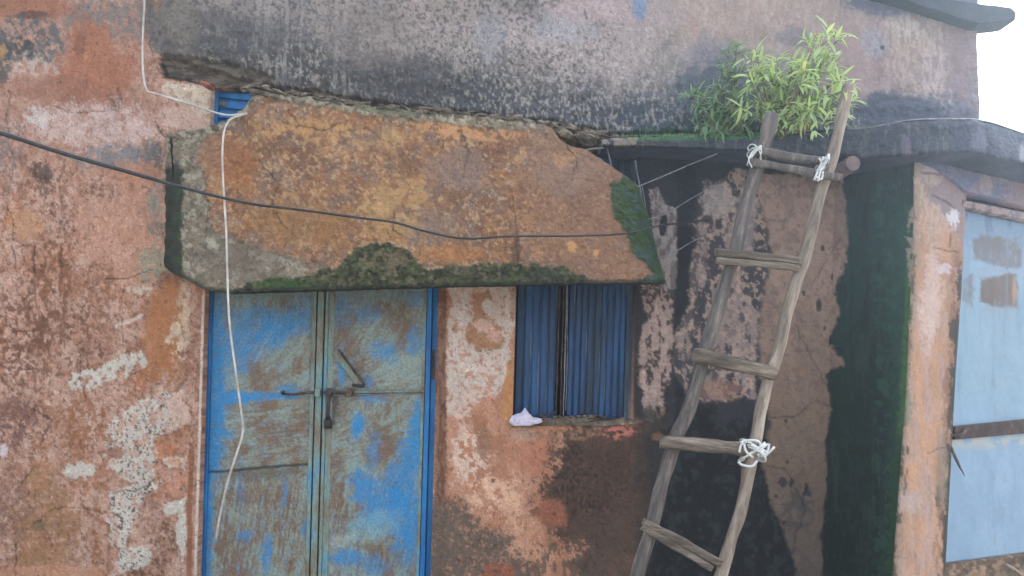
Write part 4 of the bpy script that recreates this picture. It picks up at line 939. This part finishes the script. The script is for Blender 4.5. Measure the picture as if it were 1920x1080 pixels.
def pier_paint(x, y):
    c = Canvas(x, y, S(172, 136, 112)); c.seed = 7000
    c.paint(sst(0.42, 0.62, fbm(x / 26, y / 90, 600)), S(186, 148, 124), 0.7)
    c.paint(c.spk(16, 0.6, 0.06, 0.6, 4), S(168, 150, 146), 0.6)
    c.paint(sst(500, 360, y), S(190, 172, 162), 0.6)
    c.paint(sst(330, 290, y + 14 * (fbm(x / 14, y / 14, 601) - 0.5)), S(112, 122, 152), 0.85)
    lx = interp(y, [(280, 1722), (340, 1716), (400, 1716), (700, 1700), (1080, 1678)]); rx = interp(y, [(280, 1815), (360, 1812), (540, 1803), (700, 1792), (1080, 1772)])
    L_ = x - lx + 10 * (fbm(x / 9, y / 16, 602) - 0.5); R_ = rx - x + 14 * (fbm(x / 10, y / 26, 603) - 0.5)
    c.paint(c.poly([(1725, 300), (1812, 300), (1816, 470), (1798, 450), (1776, 410), (1762, 385), (1740, 380), (1730, 345)], 4, 8, 14), S(140, 128, 138), 0.85)
    c.paint(c.blob(1745, 318, 22, 8, 0, 0.4), S(150, 160, 178), 0.6)
    c.paint(c.blob(1748, 330, 20, 20, 0, 0.4), S(190, 176, 168), 0.6)
    c.crack([(1726, 322), (1760, 328), (1780, 326)], 2, 0.4, 4); c.crack([(1748, 366), (1775, 378), (1795, 398)], 2.2, 0.45, 4)
    c.paint(c.blob(1788, 410, 12, 18, 0, 0.4), S(218, 216, 226), 0.85)
    c.paint(sst(18, 6, L_) * (0.4 + 0.6 * c.spk(9, 0.46, 0.08, 0.7, 1.8)), S(150, 140, 128), 0.8)
    c.paint(sst(9, 2, L_) * sst(380, 420, y) * c.spk(9, 0.5, 0.06, 0.7, 2), S(58, 68, 50), 0.8)
    c.paint(sst(0.56, 0.66, fbm(x / 7, y / 50, 621, 4, 0.65)), S(150, 124, 110), 0.6)
    st = sst(440, 520, y) * sst(30, 12, R_)
    c.paint(st * (0.4 + 0.6 * c.spk(9, 0.44, 0.08, 0.6, 2.5)), S(128, 96, 78), 0.8)
    c.paint(sst(440, 560, y) * sst(18, 5, R_) * c.spk(12, 0.40, 0.06, 0.6, 2), S(46, 44, 42), 0.92)
    c.paint(sst(5, 2, R_) * sst(560, 640, y), S(38, 44, 36), 0.85)
    c.paint(c.blob(1788, 618, 9, 22, 0, 0.4), S(44, 44, 44), 0.85); c.paint(c.blob(1760, 930, 6, 22, 0, 0.4), S(70, 64, 60), 0.85); c.paint(c.blob(1766, 880, 10, 70, 0, 0.6), S(132, 118, 104), 0.7)
    c.paint(c.blob(1702, 844, 3, 8, 0, 0.4), S(64, 54, 48), 0.8); c.paint(c.blob(1710, 940, 26, 20, 0, 0.6), S(178, 168, 168), 0.5)
    c.paint(c.blob(1700, 765, 12, 30, 0, 0.4) * sst(30, 8, L_), S(128, 130, 118), 0.85)
    c.paint(c.blob(1745, 560, 20, 90, 4, 0.6), S(206, 186, 180), 0.6); c.paint(c.blob(1770, 505, 14, 10, 0, 0.5), S(206, 200, 212), 0.6)
    c.crack([(1750, 464), (1775, 470), (1798, 474)], 1.6, 0.45, 3); c.crack([(1700, 880), (1698, 905), (1696, 928)], 1.6, 0.4, 3); c.crack([(1738, 852), (1760, 842), (1775, 838)], 1.2, 0.5, 3); c.crack([(1783, 440), (1780, 462)], 1.8, 0.4, 2)
    c.c *= (0.84 + 0.32 * fbm(x / 3.2, y / 5, 610, 3))[..., None]
    c.h += (fbm(x / 16, y / 30, 611) - 0.5) * 0.014 + (fbm(x / 6, y / 6, 612) - 0.5) * 0.004
    return c
prx = lambda v: interp(np.asarray(v, float), [(280, 1818), (360, 1812), (540, 1803), (700, 1792), (1080, 1772), (1300, 1760)])
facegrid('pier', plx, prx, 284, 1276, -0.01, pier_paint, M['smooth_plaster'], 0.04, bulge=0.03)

def gate_paint(x, y):
    c = Canvas(x, y, S(120, 152, 180)); c.seed = 8000
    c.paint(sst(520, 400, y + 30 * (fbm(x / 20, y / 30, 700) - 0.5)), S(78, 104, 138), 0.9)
    c.paint(sst(0.4, 0.65, fbm(x / 40, y / 120, 701)), S(130, 162, 190), 0.5)
    c.paint(sst(820, 700, y) * sst(500, 600, y), S(120, 154, 174), 0.5)
    c.grain = 0
    vs = fbm(x / 3.2, y / 60, 733, 4, 0.75); hs = fbm(x / 40, y / 12, 735, 4)
    for pp, q in (([(1822, 450), (1836, 441), (1880, 446), (1914, 444), (1917, 498), (1890, 503), (1850, 492), (1826, 488)], 0.7), ([(1838, 522), (1870, 515), (1906, 515), (1908, 578), (1880, 574), (1852, 570), (1836, 566)], 1.0), ([(1806, 522), (1826, 514), (1824, 574), (1805, 566)], 0.65), ([(1930, 445), (1990, 445), (1990, 505), (1930, 505)], 0.7), ([(1930, 520), (1990, 520), (1990, 585), (1930, 585)], 0.8)):
        m_ = c.poly(pp, 4, 7, 14)
        c.paint(m_, S(116, 110, 112), 0.6 * q); run = sst(pp[0][0], pp[0][0] + 10, x) * sst(max(k_[0] for k_ in pp) + 2, max(k_[0] for k_ in pp) - 8, x) * sst(500 if pp[0][1] < 500 else 572, (500 if pp[0][1] < 500 else 572) + 3, y) * sst((500 if pp[0][1] < 500 else 572) + 60 * fbm(x / 4, x * 0, 744, 2), (500 if pp[0][1] < 500 else 572) + 5, y); c.paint(run, S(132, 124, 118), 0.35 * q)
        c.paint(m_ * sst(0.36, 0.56, 0.55 * fbm(x / 12, y / 34, 733, 5, 0.8) + 0.45 * fbm(x / 40, y / 30, 736, 3) + 0.05 * q), S(88, 70, 66), 0.92 * q)
    c.paint(c.blob(1902, 545, 4, 26, 0, 0.4), S(170, 130, 90), 0.7)
    c.paint(sst(0.6, 0.8, fbm(x / 9, y / 120, 734, 3)), S(104, 134, 162), 0.5)
    c.paint(sst(850, 828, y) * sst(812, 822, y) * c.spk(12, 0.45, 0.08), S(176, 172, 150), 0.6)
    c.c *= (0.93 + 0.14 * fbm(x / 3, y / 6, 702, 3))[..., None]; c.h = (fbm(x / 50, y / 90, 703) - 0.5) * 0.02
    return c
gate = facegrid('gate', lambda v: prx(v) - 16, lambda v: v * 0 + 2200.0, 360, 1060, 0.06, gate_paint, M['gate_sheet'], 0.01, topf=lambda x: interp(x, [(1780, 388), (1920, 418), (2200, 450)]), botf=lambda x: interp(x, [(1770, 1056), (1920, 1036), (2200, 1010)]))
tag(gate, 'pale blue metal gate leaf with two rust-brown rectangular patches')
def fpt(px, py, off): 
    return at(px, py, float(face_d(px, off)))
def fbar(name, mat, p0, p1, w0, w1, off, t, parent, bev=0.003, n=1):
    bm = bmesh.new(); fr_ = []; bk = []
    pts = []
    for k in range(n + 1):
        s = k / n; pts.append((p0[0] + (p1[0] - p0[0]) * s, p0[1] + (p1[1] - p0[1]) * s, w0 + (w1 - w0) * s))
    q = [(px, py - wv / 2) for px, py, wv in pts] + [(px, py + wv / 2) for px, py, wv in pts[::-1]]
    f = [bm.verts.new(fpt(px, py, off)) for px, py in q]; g = [bm.verts.new((v.co.x + t * s30 * -1, v.co.y + t * c30, v.co.z)) for v in f]
    bm.faces.new(f); bm.faces.new(g[::-1]); m_ = len(f)
    for i in range(m_): bm.faces.new((f[i], g[i], g[(i + 1) % m_], f[(i + 1) % m_]))
    bmesh.ops.recalc_face_normals(bm, faces=bm.faces)
    if bev: bmesh.ops.bevel(bm, geom=bm.edges[:], offset=bev, segments=1, affect='EDGES')
    me = bpy.data.meshes.new(name); bm.to_mesh(me); bm.free(); return link(name, me, mat, parent)
fbar('gate_strap', M['dark_rust'], (1790, 812), (2100, 782), 25, 28, 0.033, 0.014, gate)
bm = bmesh.new(); add_tube(bm, [fpt(1782, 817, 0.02), fpt(1800, 815, 0.02), fpt(1806, 811, 0.02), fpt(1810, 806, 0.022)], 0.008, seg=10)
done('hinge_pin', bm, M['rust'], gate)
tube('twig', M['wood_dark'], [fpt(1784, 838, 0.02), fpt(1790, 855, 0.015), fpt(1799, 874, 0.01), fpt(1809, 892, 0.012)], [0.004, 0.008, 0.006, 0.0015], gate, seg=8)
fbar('gate_edge', M['black_iron'], (1916, 930), (1912, 1065), 10, 10, 0.045, 0.01, gate) if False else None
# rusted plinth strip below the gate
def plinth_paint(x, y):
    c = Canvas(x, y, S(138, 116, 96)); c.seed = 8800
    c.paint(c.spk(22, 0.5, 0.07), S(92, 76, 66), 0.8); c.paint(c.spk(9, 0.58, 0.05), S(176, 150, 124), 0.6); c.paint(c.spk(12, 0.56, 0.05), S(70, 56, 50), 0.7)
    c.c *= (0.85 + 0.3 * fbm(x / 3, y / 3, 705, 3))[..., None]; c.h += (fbm(x / 9, y / 9, 706) - 0.5) * 0.01
    return c
facegrid('plinth', lambda v: prx(v) - 10, lambda v: v * 0 + 2200.0, 1060, 1276, 0.04, plinth_paint, M['concrete'], 0.1, topf=lambda x: interp(x, [(1770, 1060), (1920, 1040), (2200, 1014)]), botf=lambda x: x * 0 + 1276)
tube('stick', M['wood_light'], [fpt(1885, 1058, -0.03), fpt(1905, 1070, -0.05), fpt(1925, 1086, -0.08), fpt(1960, 1110, -0.1)], 0.008, annex, seg=8, rough=0.002)
bpy.data.objects['stick'].parent = None; bpy.data.objects['stick'].location = (0, 0, 0)
tag(bpy.data.objects['stick'], 'pale stick leaning in the bottom right corner below the pale blue gate', 'stick')
# lintel beam over the gate
def lint_paint(x, y):
    c = Canvas(x, y, S(136, 128, 146)); c.seed = 9000
    c.paint(c.spk(26, 0.48, 0.08), S(110, 120, 152), 0.8); c.paint(sst(1850, 1920, x) * sst(300, 360, y), S(164, 138, 142), 0.7)
    c.paint(c.blob(1850, 345, 14, 20, 0, 0.5), S(172, 160, 160), 0.6); c.paint(sst(335, 296, y), S(92, 104, 140), 0.75)
    c.c *= (0.84 + 0.32 * fbm(x / 3.5, y / 3.5, 710, 3))[..., None]; c.h = (fbm(x / 20, y / 12, 711) - 0.5) * 0.012
    return c
facegrid('lintel', lambda v: v * 0 + 1722.0, lambda v: v * 0 + 2200.0, 280, 370, -0.035, lint_paint, M['plaster'], 0.2, topf=lambda x: interp(x, [(1700, 276), (1830, 276), (1920, 296), (2200, 350)]), botf=lambda x: interp(x, [(1722, 300), (1760, 318), (1812, 358), (1920, 386), (2200, 445)]) + 4 * (fbm(x / 14, x * 0, 712) - 0.5))
def strip_paint(x, y):
    c = Canvas(x, y, S(140, 132, 146)); c.seed = 9300; c.paint(c.spk(16, 0.5, 0.06), S(176, 158, 152), 0.7); c.paint(c.spk(9, 0.56, 0.06), S(92, 84, 100), 0.7); c.h += (fbm(x / 9, y / 9, 715) - 0.5) * 0.006
    return c
facegrid('gate_head', lambda v: prx(v) - 6, lambda v: v * 0 + 2200.0, 372, 396, 0.0, strip_paint, M['plaster'], 0.1, topf=lambda x: interp(x, [(1800, 374), (1920, 398), (2200, 456)]), botf=lambda x: interp(x, [(1800, 386), (1920, 412), (2200, 470)]))
# wall above the strap fills the groove behind
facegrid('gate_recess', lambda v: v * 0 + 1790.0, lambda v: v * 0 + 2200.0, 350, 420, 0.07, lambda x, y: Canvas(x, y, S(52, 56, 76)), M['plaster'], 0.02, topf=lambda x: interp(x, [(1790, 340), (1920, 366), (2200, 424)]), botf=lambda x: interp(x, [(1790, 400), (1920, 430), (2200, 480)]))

# roof ledge: a slab whose front edge follows the bend
lt = [(1130, 262), (1150, 258), (1250, 256), (1400, 254), (1500, 250), (1600, 241), (1700, 228), (1760, 224), (1830, 225), (1860, 232), (1920, 252), (2200, 330)]
ld = [(1130, 3.44), (1150, 3.40), (1500, 3.33), (1600, 3.26), (1700, 3.16), (1760, 3.13), (1830, 3.14), (1860, 3.18), (1920, 3.32), (2200, 3.95)]
lb = [(1130, 270), (1150, 274), (1250, 276), (1400, 282), (1600, 296), (1700, 292), (1830, 284), (1920, 308), (2200, 376)]
def ledge_paint(x, y):
    c = Canvas(x, y, S(70, 76, 90)); c.seed = 9600
    c.paint(c.spk(24, 0.5, 0.08), S(88, 94, 108), 0.6); c.paint(sst(0.56, 0.68, fbm(x / 6, y / 40, 743, 4)), S(124, 122, 128), 0.5); c.paint(c.spk(8, 0.6, 0.05), S(66, 74, 96), 0.5)
    c.paint(sst(1420, 1180, x) * sst(5, 13, y - interp(x, lt)), S(62, 60, 66), 0.8)
    c.paint(sst(10, 3, y - interp(x, lt) + 5 * (fbm(x / 9, y / 9, 720) - 0.5)) * sst(1150, 1190, x) * sst(1480, 1400, x), S(70, 122, 74), 0.85)
    c.paint(sst(1260, 1130, x) * c.spk(10, 0.44, 0.06), S(160, 150, 140), 0.8)
    c.paint(c.blob(1698, 275, 10, 22, 0, 0.5), S(122, 112, 138), 0.5); c.paint(sst(1730, 1850, x), S(80, 88, 112), 0.5)
    c.paint(c.blob(1835, 262, 14, 26, 0, 0.6), S(128, 132, 156), 0.5); c.paint(c.blob(1916, 285, 6, 18, 0, 0.4), S(164, 168, 178), 0.6)
    c.c *= (0.84 + 0.32 * fbm(x / 3.5, y / 3.5, 721, 3))[..., None]; c.h = (fbm(x / 30, y / 14, 722) - 0.5) * 0.016 + (fbm(x / 6, y / 6, 723, 4, 0.7) - 0.5) * 0.014
    return c
us = axis([(1130, 1940, 2.8), (1940, 2200, 20)]); ts = np.linspace(0, 1, 26)
u, t = np.meshgrid(us, ts); y = interp(u, lt) * (1 - t) + (interp(u, lb) + 3 * (fbm(u / 16, u * 0, 724) - 0.5)) * t
cv = ledge_paint(u, y); dl = interp(u, ld) - cv.h
dl = dl + 0.012 * ((2 * t - 1) ** 8)
gridmesh('roof_ledge', (u - 960) * dl / F, dl, EYE + (HOR - y) * dl / F, cv.c, M['concrete'], annex, thick=1.2)
# its top and soffit as slabs behind the front edge
for nm, yy in (('ledge_top', lt), ('ledge_soffit', lb)):
    bm = bmesh.new(); f0 = []; f1 = []
    for px_ in np.linspace(1131, 2195, 60):
        dd = float(interp(px_, ld)) + 0.006; zq = EYE + (HOR - float(interp(px_, yy)) - (1.5 if nm == 'ledge_top' else -1.5) * -1) * dd / F
        xq = (px_ - 960) * dd / F; f0.append(bm.verts.new((xq, dd, zq))); f1.append(bm.verts.new((xq, dd + 1.15, zq)))
    for i in range(59): bm.faces.new((f0[i], f0[i + 1], f1[i + 1], f1[i]))
    done(nm, bm, M['concrete_dark'] if 'concrete_dark' in M else mat_surface('damp_concrete', 0.9, 0.6, 90, 0.25, False, t3(S(56, 62, 78)), t3(S(80, 90, 116)), None, 6), annex)
# clay pipe stub poking out of the ledge
pc = V(1600, 306, 3.17)
bm = bmesh.new(); add_tube(bm, [pc + Vector((0, q, 0)) for q in (0.0, 0.01, 0.12, 0.3)], [0.030, 0.034, 0.032, 0.032], seg=20, rough=0.003)
done('drain_pipe', bm, mat_surface('clay', 0.85, 0.5, 100, 0.2, False, t3(S(96, 88, 100)), t3(S(138, 116, 114)), None, 20), annex)
# roof slab at the top of the upper wall
damp = mat_surface('damp_slab', 0.9, 0.6, 90, 0.25, False, t3(S(44, 48, 60)), t3(S(66, 70, 84)), None, 6)
prism('roof_slab', damp, [(1560, -120), (1760, -60), (1775, -4), (1850, 8), (1896, 14), (1906, 22), (1905, 38), (1866, 42), (1836, 44), (1790, 30), (1700, 2), (1620, -22), (1560, -34)], 3.475, 3.60, house, 0.008, 0.0025, 2)
prism('roof_slab', damp, [(-400, -190), (1790, -190), (1790, -100), (-400, -100)], 3.62, 6.4, house, 0.006)

# ---------------------------------------------------------------- cables and wires
cb = [(-500, 120, 3.0), (-200, 190, 3.05), (0, 249, 3.12), (120, 288, 3.16), (250, 325, 3.2), (345, 352, 3.22), (460, 380, 3.23), (560, 393, 3.23), (680, 409, 3.22), (740, 417, 3.21), (800, 434, 3.2), (870, 447, 3.2), (960, 443, 3.2), (1090, 442, 3.2), (1180, 437, 3.2), (1240, 422, 3.26), (1275, 419, 3.4), (1330, 412, 3.54)]
tag(tube('black_cable', M['cable_black'], catmull([at(*p) for p in cb], 8), [float(np.interp(i, [0, 24, 56, 140], [0.0105, 0.0095, 0.0058, 0.0036])) for i in range(137)], seg=8, rough=0.001, ns=40), 'black electric cable sagging across the awning slab above the door', 'cable')
cw = [(272, -90, 3.5), (271, 0, 3.5), (268, 60, 3.5), (268, 130, 3.5), (275, 168, 3.49), (290, 175, 3.48), (340, 190, 3.47), (400, 210, 3.46), (430, 216, 3.45), (462, 213, 3.44), (448, 217, 3.42), (430, 226, 3.40), (420, 248, 3.37), (417, 290, 3.33), (419, 350, 3.28), (424, 430, 3.23), (426, 500, 3.19), (430, 600, 3.17), (441, 690, 3.17), (452, 770, 3.17), (455, 810, 3.17), (444, 850, 3.17), (428, 900, 3.17), (414, 960, 3.17), (405, 1010, 3.17)]
tag(tube('white_cable', M['cable_white'], catmull([at(*p) for p in cw], 8), 0.0046, seg=10), 'white electric cable running down the wall and dangling in front of the left door leaf', 'cable')
lw = [(1588, 243, 3.2), (1640, 238, 3.16), (1700, 227, 3.1), (1745, 224, 3.08), (1800, 224, 3.08), (1826, 225, 3.09), (1860, 231, 3.13), (1920, 251, 3.27)]
tag(tube('pale_wire', M['wire_grey'], catmull([at(p[0], p[1] - 1, p[2]) for p in lw], 6), 0.0028, seg=6), 'thin pale wire lying along the front edge of the curved roof ledge', 'wire')
wires = [([(1196, 350, 3.34), (1240, 332, 3.38), (1290, 310, 3.42), (1345, 288, 3.36)], 0.0026, 'thin wire rising from the slab corner to the ledge, highest of the three short wires'),
         ([(1215, 412, 3.30), (1250, 400, 3.38), (1290, 376, 3.44), (1335, 350, 3.5)], 0.0025, 'thin wire slanting up across the dark wall, middle of the three short wires'),
         ([(1233, 484, 3.28), (1262, 474, 3.4), (1300, 452, 3.5), (1320, 444, 3.53)], 0.0025, 'thin wire low on the dark wall beside the slab tip, lowest of the short wires')]
for p, r, lb_ in wires: tag(tube('wire', M['wire_grey'], catmull([at(*q) for q in p], 6), r, seg=6, rough=0.001), lb_, 'wire')
rods = [([(1083, 285, 3.46), (1105, 280, 3.44), (1132, 277, 3.44)], 0.004), ([(1138, 276, 3.46), (1144, 300, 3.45), (1149, 332, 3.43)], 0.003), ([(1191, 300, 3.46), (1196, 330, 3.45), (1200, 352, 3.4), (1207, 395, 3.36)], 0.003), ([(1204, 350, 3.4), (1208, 372, 3.38), (1213, 405, 3.36)], 0.002)]
for p, r in rods: tube('reinforcing_rod', M['wire_grey'], catmull([at(*q) for q in p], 5), r, awn, seg=6, rough=0.001)

# ---------------------------------------------------------------- wooden ladder
lad = empty('wooden_ladder', at(1270, 1276, 2.9)); tag(lad, 'rough homemade pole ladder leaning on the roof ledge right of the window', 'ladder')
def ldep(py): return 2.86 + (3.08 - 2.86) * (1150 - py) / 900.0
def rail(pts, mat, r0, seed):
    P = catmull([at(px_, py_, ldep(py_)) for px_, py_ in pts], 8)
    rr_ = [r0 * (1 + 0.14 * mnoise.noise(Vector((i * 0.13, seed, 0)))) for i in range(len(P))]
    o = tube('rail', mat, P, rr_, lad, seg=14, rough=0.005, ns=9, ridge=0.07); return o
rail([(1448, 215), (1438, 255), (1424, 300), (1405, 360), (1392, 410), (1376, 480), (1356, 540), (1340, 600), (1321, 660), (1307, 720), (1289, 775), (1272, 810), (1256, 860), (1240, 910), (1231, 950), (1216, 1010), (1196, 1075), (1180, 1140), (1160, 1230), (1140, 1330)], M['wood_dark'], 0.0275, 1)
rail([(1592, 160), (1583, 195), (1574, 235), (1562, 290), (1548, 335), (1536, 370), (1522, 425), (1509, 480), (1494, 525), (1481, 570), (1470, 610), (1461, 650), (1449, 690), (1438, 720), (1428, 760), (1420, 800), (1413, 840), (1404, 880), (1398, 920), (1388, 960), (1368, 1020), (1354, 1070), (1340, 1130), (1322, 1220), (1300, 1340)], M['wood_light'], 0.0245, 2)
def rung(p0, p1, r, mat, fwd, seed, flat=0.8, sq=0.5):
    n = 14; P = []
    for k in range(n + 1):
        s = k / n; px_ = p0[0] + (p1[0] - p0[0]) * s; py_ = p0[1] + (p1[1] - p0[1]) * s
        q = V(px_, py_, ldep(py_) - fwd); q += Vector((0, 0, 0.005 * mnoise.noise(Vector((s * 3, seed, 0))))); P.append(q)
    rr_ = [r * (1 + 0.18 * mnoise.noise(Vector((k * 0.4, seed * 3.3, 1)))) * (0.86 if k in (0, n) else 1) for k in range(n + 1)]
    return tube('rung', mat, P, rr_, lad, seg=14, rough=0.004, ns=22, square=sq, flat=flat, ridge=0.28)
rung((1408, 284), (1552, 304), 0.018, M['wood_dark'], 0.045, 1, 1, 0.1)
rung((1404, 304), (1578, 333), 0.016, M['wood_dark'], 0.045, 2, 1, 0.1)
rung((1341, 473), (1504, 489), 0.0165, M['wood_rung'], 0.040, 3)
rung((1342, 488), (1498, 503), 0.015, M['wood_rung'], 0.042, 8)
rung((1299, 664), (1453, 701), 0.028, M['wood_rung'], 0.042, 4, 0.8, 0.75)
rung((1238, 829), (1404, 842), 0.028, M['wood_rung'], 0.042, 5)
rung((1206, 976), (1352, 1058), 0.016, M['wood_rung'], 0.042, 6)
rung((1204, 988), (1336, 1066), 0.013, M['wood_rung'], 0.046, 7)
rung((1150, 1150), (1320, 1180), 0.024, M['wood_rung'], 0.042, 9)
def tie(cx, cy, n, rx, ry, mat, tails, seed, r=0.004):
    rn = random.Random(seed); d = ldep(cy) - 0.015; c0 = V(cx, cy, d); bm = bmesh.new()
    for k in range(n):
        tl = rn.uniform(-0.9, 0.9); sx = rx * rn.uniform(0.8, 1.1); sz = ry * rn.uniform(0.7, 1.15); oz = rn.uniform(-0.006, 0.006)
        pts = []
        for q in np.linspace(0, 2 * math.pi, 28):
            p = Vector((sx * math.cos(q) * math.cos(tl * 0.6), -0.058 * max(math.sin(q + 0.2), -0.3) - 0.008, sz * math.cos(q) * math.sin(tl) + sz * 0.55 * math.sin(q + tl)))
            pts.append(c0 + p + Vector((0, 0, oz)))
        add_tube(bm, pts, r, seg=6)
    for tpts in tails: add_tube(bm, catmull([at(px_, py_, d - 0.055) for px_, py_ in tpts], 5), r * 1.1, seg=6)
    return done('rope_tie', bm, mat, lad)
tie(1410, 846, 7, 0.052, 0.034, M['rope'], [[(1420, 852), (1432, 854), (1442, 848), (1452, 838)], [(1434, 852), (1440, 843), (1442, 832)], [(1384, 866), (1392, 872), (1410, 874), (1420, 864)], [(1388, 830), (1400, 826), (1422, 828), (1428, 846), (1424, 856)], [(1395, 828), (1398, 845), (1412, 858)], [(1386, 848), (1390, 834), (1402, 828), (1414, 836)]], 4, 0.0045)
tie(1538, 314, 4, 0.018, 0.036, M['rope'], [[(1544, 294), (1540, 306), (1534, 320), (1526, 338)], [(1552, 296), (1544, 308), (1538, 322), (1534, 340)], [(1536, 296), (1542, 310), (1530, 322)], [(1528, 330), (1540, 336), (1543, 322)]], 5, 0.004)
tie(1412, 294, 4, 0.022, 0.036, M['rope'], [[(1420, 276), (1410, 286), (1404, 300), (1410, 314)], [(1428, 278), (1416, 284), (1408, 296)]], 6, 0.0028)

# ---------------------------------------------------------------- bush growing on the ledge
def leaf_mesh(L, wd_, fold=0.25, curl=0.35):
    bm = bmesh.new(); n = 6; rows = []
    for i in range(n + 1):
        s = i / n; wv = wd_ * math.sin(math.pi * min(1, s ** 0.8 * 0.97 + 0.03)) ** 0.8; zc = -curl * L * s * s
        rows.append([bm.verts.new((-wv, s * L, zc + wv * fold)), bm.verts.new((0, s * L, zc)), bm.verts.new((wv, s * L, zc + wv * fold))])
    for i in range(n):
        for k in range(2): f = bm.faces.new((rows[i][k], rows[i][k + 1], rows[i + 1][k + 1], rows[i + 1][k])); f.smooth = True
    me = bpy.data.meshes.new('leaf'); bm.to_mesh(me); bm.free(); return me
def make_plant(name, root_px, tips, leafm, leafmat, stemmat, nper, llen, seed, label, maxobj, alt):
    rn = random.Random(seed); base = V(*root_px)
    pl_ = empty(name, base); tag(pl_, label, 'shrub')
    sb = bmesh.new(); mats = []
    for (px_, py_, d_) in tips:
        tipv = V(px_, py_, d_); mid = base.lerp(tipv, 0.5) + Vector((rn.uniform(-.03, .03), rn.uniform(-.04, .02), rn.uniform(0.0, .06)))
        P = catmull([base, mid, tipv], 8); add_tube(sb, P, [0.008 * (1 - 0.85 * i / len(P)) for i in range(len(P))], seg=5)
        n = len(P)
        twigs = [(P[-1], (P[-1] - P[-3]))]
        for k in range(3):
            i = rn.randint(n // 3, n - 2); s0 = Vector(P[i]); dr = Vector((rn.uniform(-1, 1), rn.uniform(-1, .5), rn.uniform(-.1, .9))).normalized()
            e = s0 + dr * rn.uniform(0.04, 0.09); add_tube(sb, [s0, s0.lerp(e, .5) + Vector((0, 0, .004)), e], [.003, .002, .001], seg=4); twigs.append((e, dr))
        for e, dr in twigs:
            e = Vector(e); dr = Vector(dr).normalized()
            for k in range(nper):
                ang = k * 2.4 + rn.uniform(-.3, .3); o_ = dr.orthogonal().normalized(); o_.rotate(Matrix.Rotation(ang, 3, dr))
                dirl = (o_ * rn.uniform(.6, 1.1) + dr * rn.uniform(.1, .9) + Vector((0, -0.15, rn.uniform(-.35, .2)))).normalized()
                pos = e - dr * rn.uniform(0, 0.045)
                zq = (Vector((0, -0.5, 1)) + Vector((rn.uniform(-.5, .5), rn.uniform(-.5, .3), 0))).normalized(); xq = dirl.cross(zq).normalized(); zq = xq.cross(dirl).normalized()
                Mx = Matrix((xq, dirl, zq)).transposed().to_4x4(); Mx = Matrix.Translation(pos) @ Mx @ Matrix.Scale(rn.choice((.5, .8, 1.0, 1.15, 1.35)) * rn.uniform(.85, 1.1) * llen, 4)
                mats.append(Mx)
    done('stem', sb, stemmat, pl_)
    mats.sort(key=lambda m_: m_.translation.y)
    for Mx in mats[:maxobj]:
        o = bpy.data.objects.new('leaf', leafm if rn.random() > 0.16 else alt); col.objects.link(o); o.parent = pl_; o.matrix_local = Matrix.Translation(-base) @ Mx
    rest = mats[maxobj:]
    if rest:
        bm = bmesh.new()
        src = bmesh.new(); src.from_mesh(leafm); 
        for Mx in rest:
            vm = [bm.verts.new(Mx @ v.co) for v in src.verts]
            for f in src.faces: g = bm.faces.new([vm[v.index] for v in f.verts]); g.smooth = True
        src.free(); o = done('foliage', bm, leafmat, pl_); o['kind'] = 'stuff'
    return pl_
lm = leaf_mesh(1.0, 0.10, 0.25, 0.2); lm.materials.append(M['leaf'])
lma = leaf_mesh(1.0, 0.10, 0.4, 0.6); M['leaf_old'] = mat_leaf('yellowed_leaf', (0.28, 0.33, 0.12), (0.42, 0.44, 0.20)); lma.materials.append(M['leaf_old'])
rn = random.Random(21); tips = []
crown = [(1440, 150, 62, 60), (1500, 120, 70, 60), (1545, 80, 36, 34), (1520, 170, 70, 48), (1470, 105, 60, 36), (1560, 140, 34, 40), (1405, 125, 34, 40), (1420, 200, 46, 34), (1500, 215, 70, 30), (1575, 190, 20, 34)]
for cx, cy, rx, ry in crown:
    for k in range(4):
        an = rn.uniform(0, 6.28); q = math.sqrt(rn.random()); tips.append((cx + rx * q * math.cos(an), cy + ry * q * math.sin(an), rn.uniform(3.12, 3.42)))
tips += [(1552, 52, 3.25), (1575, 62, 3.22), (1536, 60, 3.3), (1590, 165, 3.1), (1598, 160, 3.12), (1560, 236, 3.14), (1530, 245, 3.12)]
make_plant('leafy_bush', (1458, 262, 3.36), tips, lm, M['leaf'], M['stem'], 6, 0.060, 3, 'bright green narrow-leaved bush growing on the ledge behind the ladder top', 290, lma)
lm2 = leaf_mesh(1.0, 0.10); lm2.materials.append(M['leaf_dark'])
tips = []
for cx, cy, rx, ry in [(1330, 220, 34, 36), (1380, 205, 30, 50), (1300, 190, 14, 30), (1372, 110, 16, 30), (1355, 240, 50, 12)]:
    for k in range(5): tips.append((cx + rn.uniform(-rx, rx), cy + rn.uniform(-ry, ry), rn.uniform(3.34, 3.46)))
make_plant('dark_weed', (1365, 262, 3.42), tips, lm2, M['leaf_dark'], M['stem'], 6, 0.05, 5, 'darker sparse weed growing on the ledge left of the bright bush', 280, lm2)
# moss and short grass on the ledge
bm = bmesh.new(); rn = random.Random(5)
for k in range(900):
    px_ = rn.uniform(1165, 1440); q = V(px_, float(interp(px_, lt)) + rn.uniform(-1, 4), float(interp(px_, ld)) + rn.uniform(-0.006, 0.06)); h_ = rn.uniform(0.006, 0.022); dx = rn.uniform(-.008, .008)
    bm.faces.new((bm.verts.new(q + Vector((-.0015, 0, 0))), bm.verts.new(q + Vector((.0015, 0, 0))), bm.verts.new(q + Vector((dx, rn.uniform(-.008, .004), h_)))))
tag(done('ledge_moss', bm, M['leaf_dark']), 'thin strip of green moss and short grass along the ledge above the window', 'moss', kind='stuff')
print('objects', len(bpy.data.objects), 'polys', sum(len(o.data.polygons) for o in bpy.data.objects if o.type == 'MESH'))
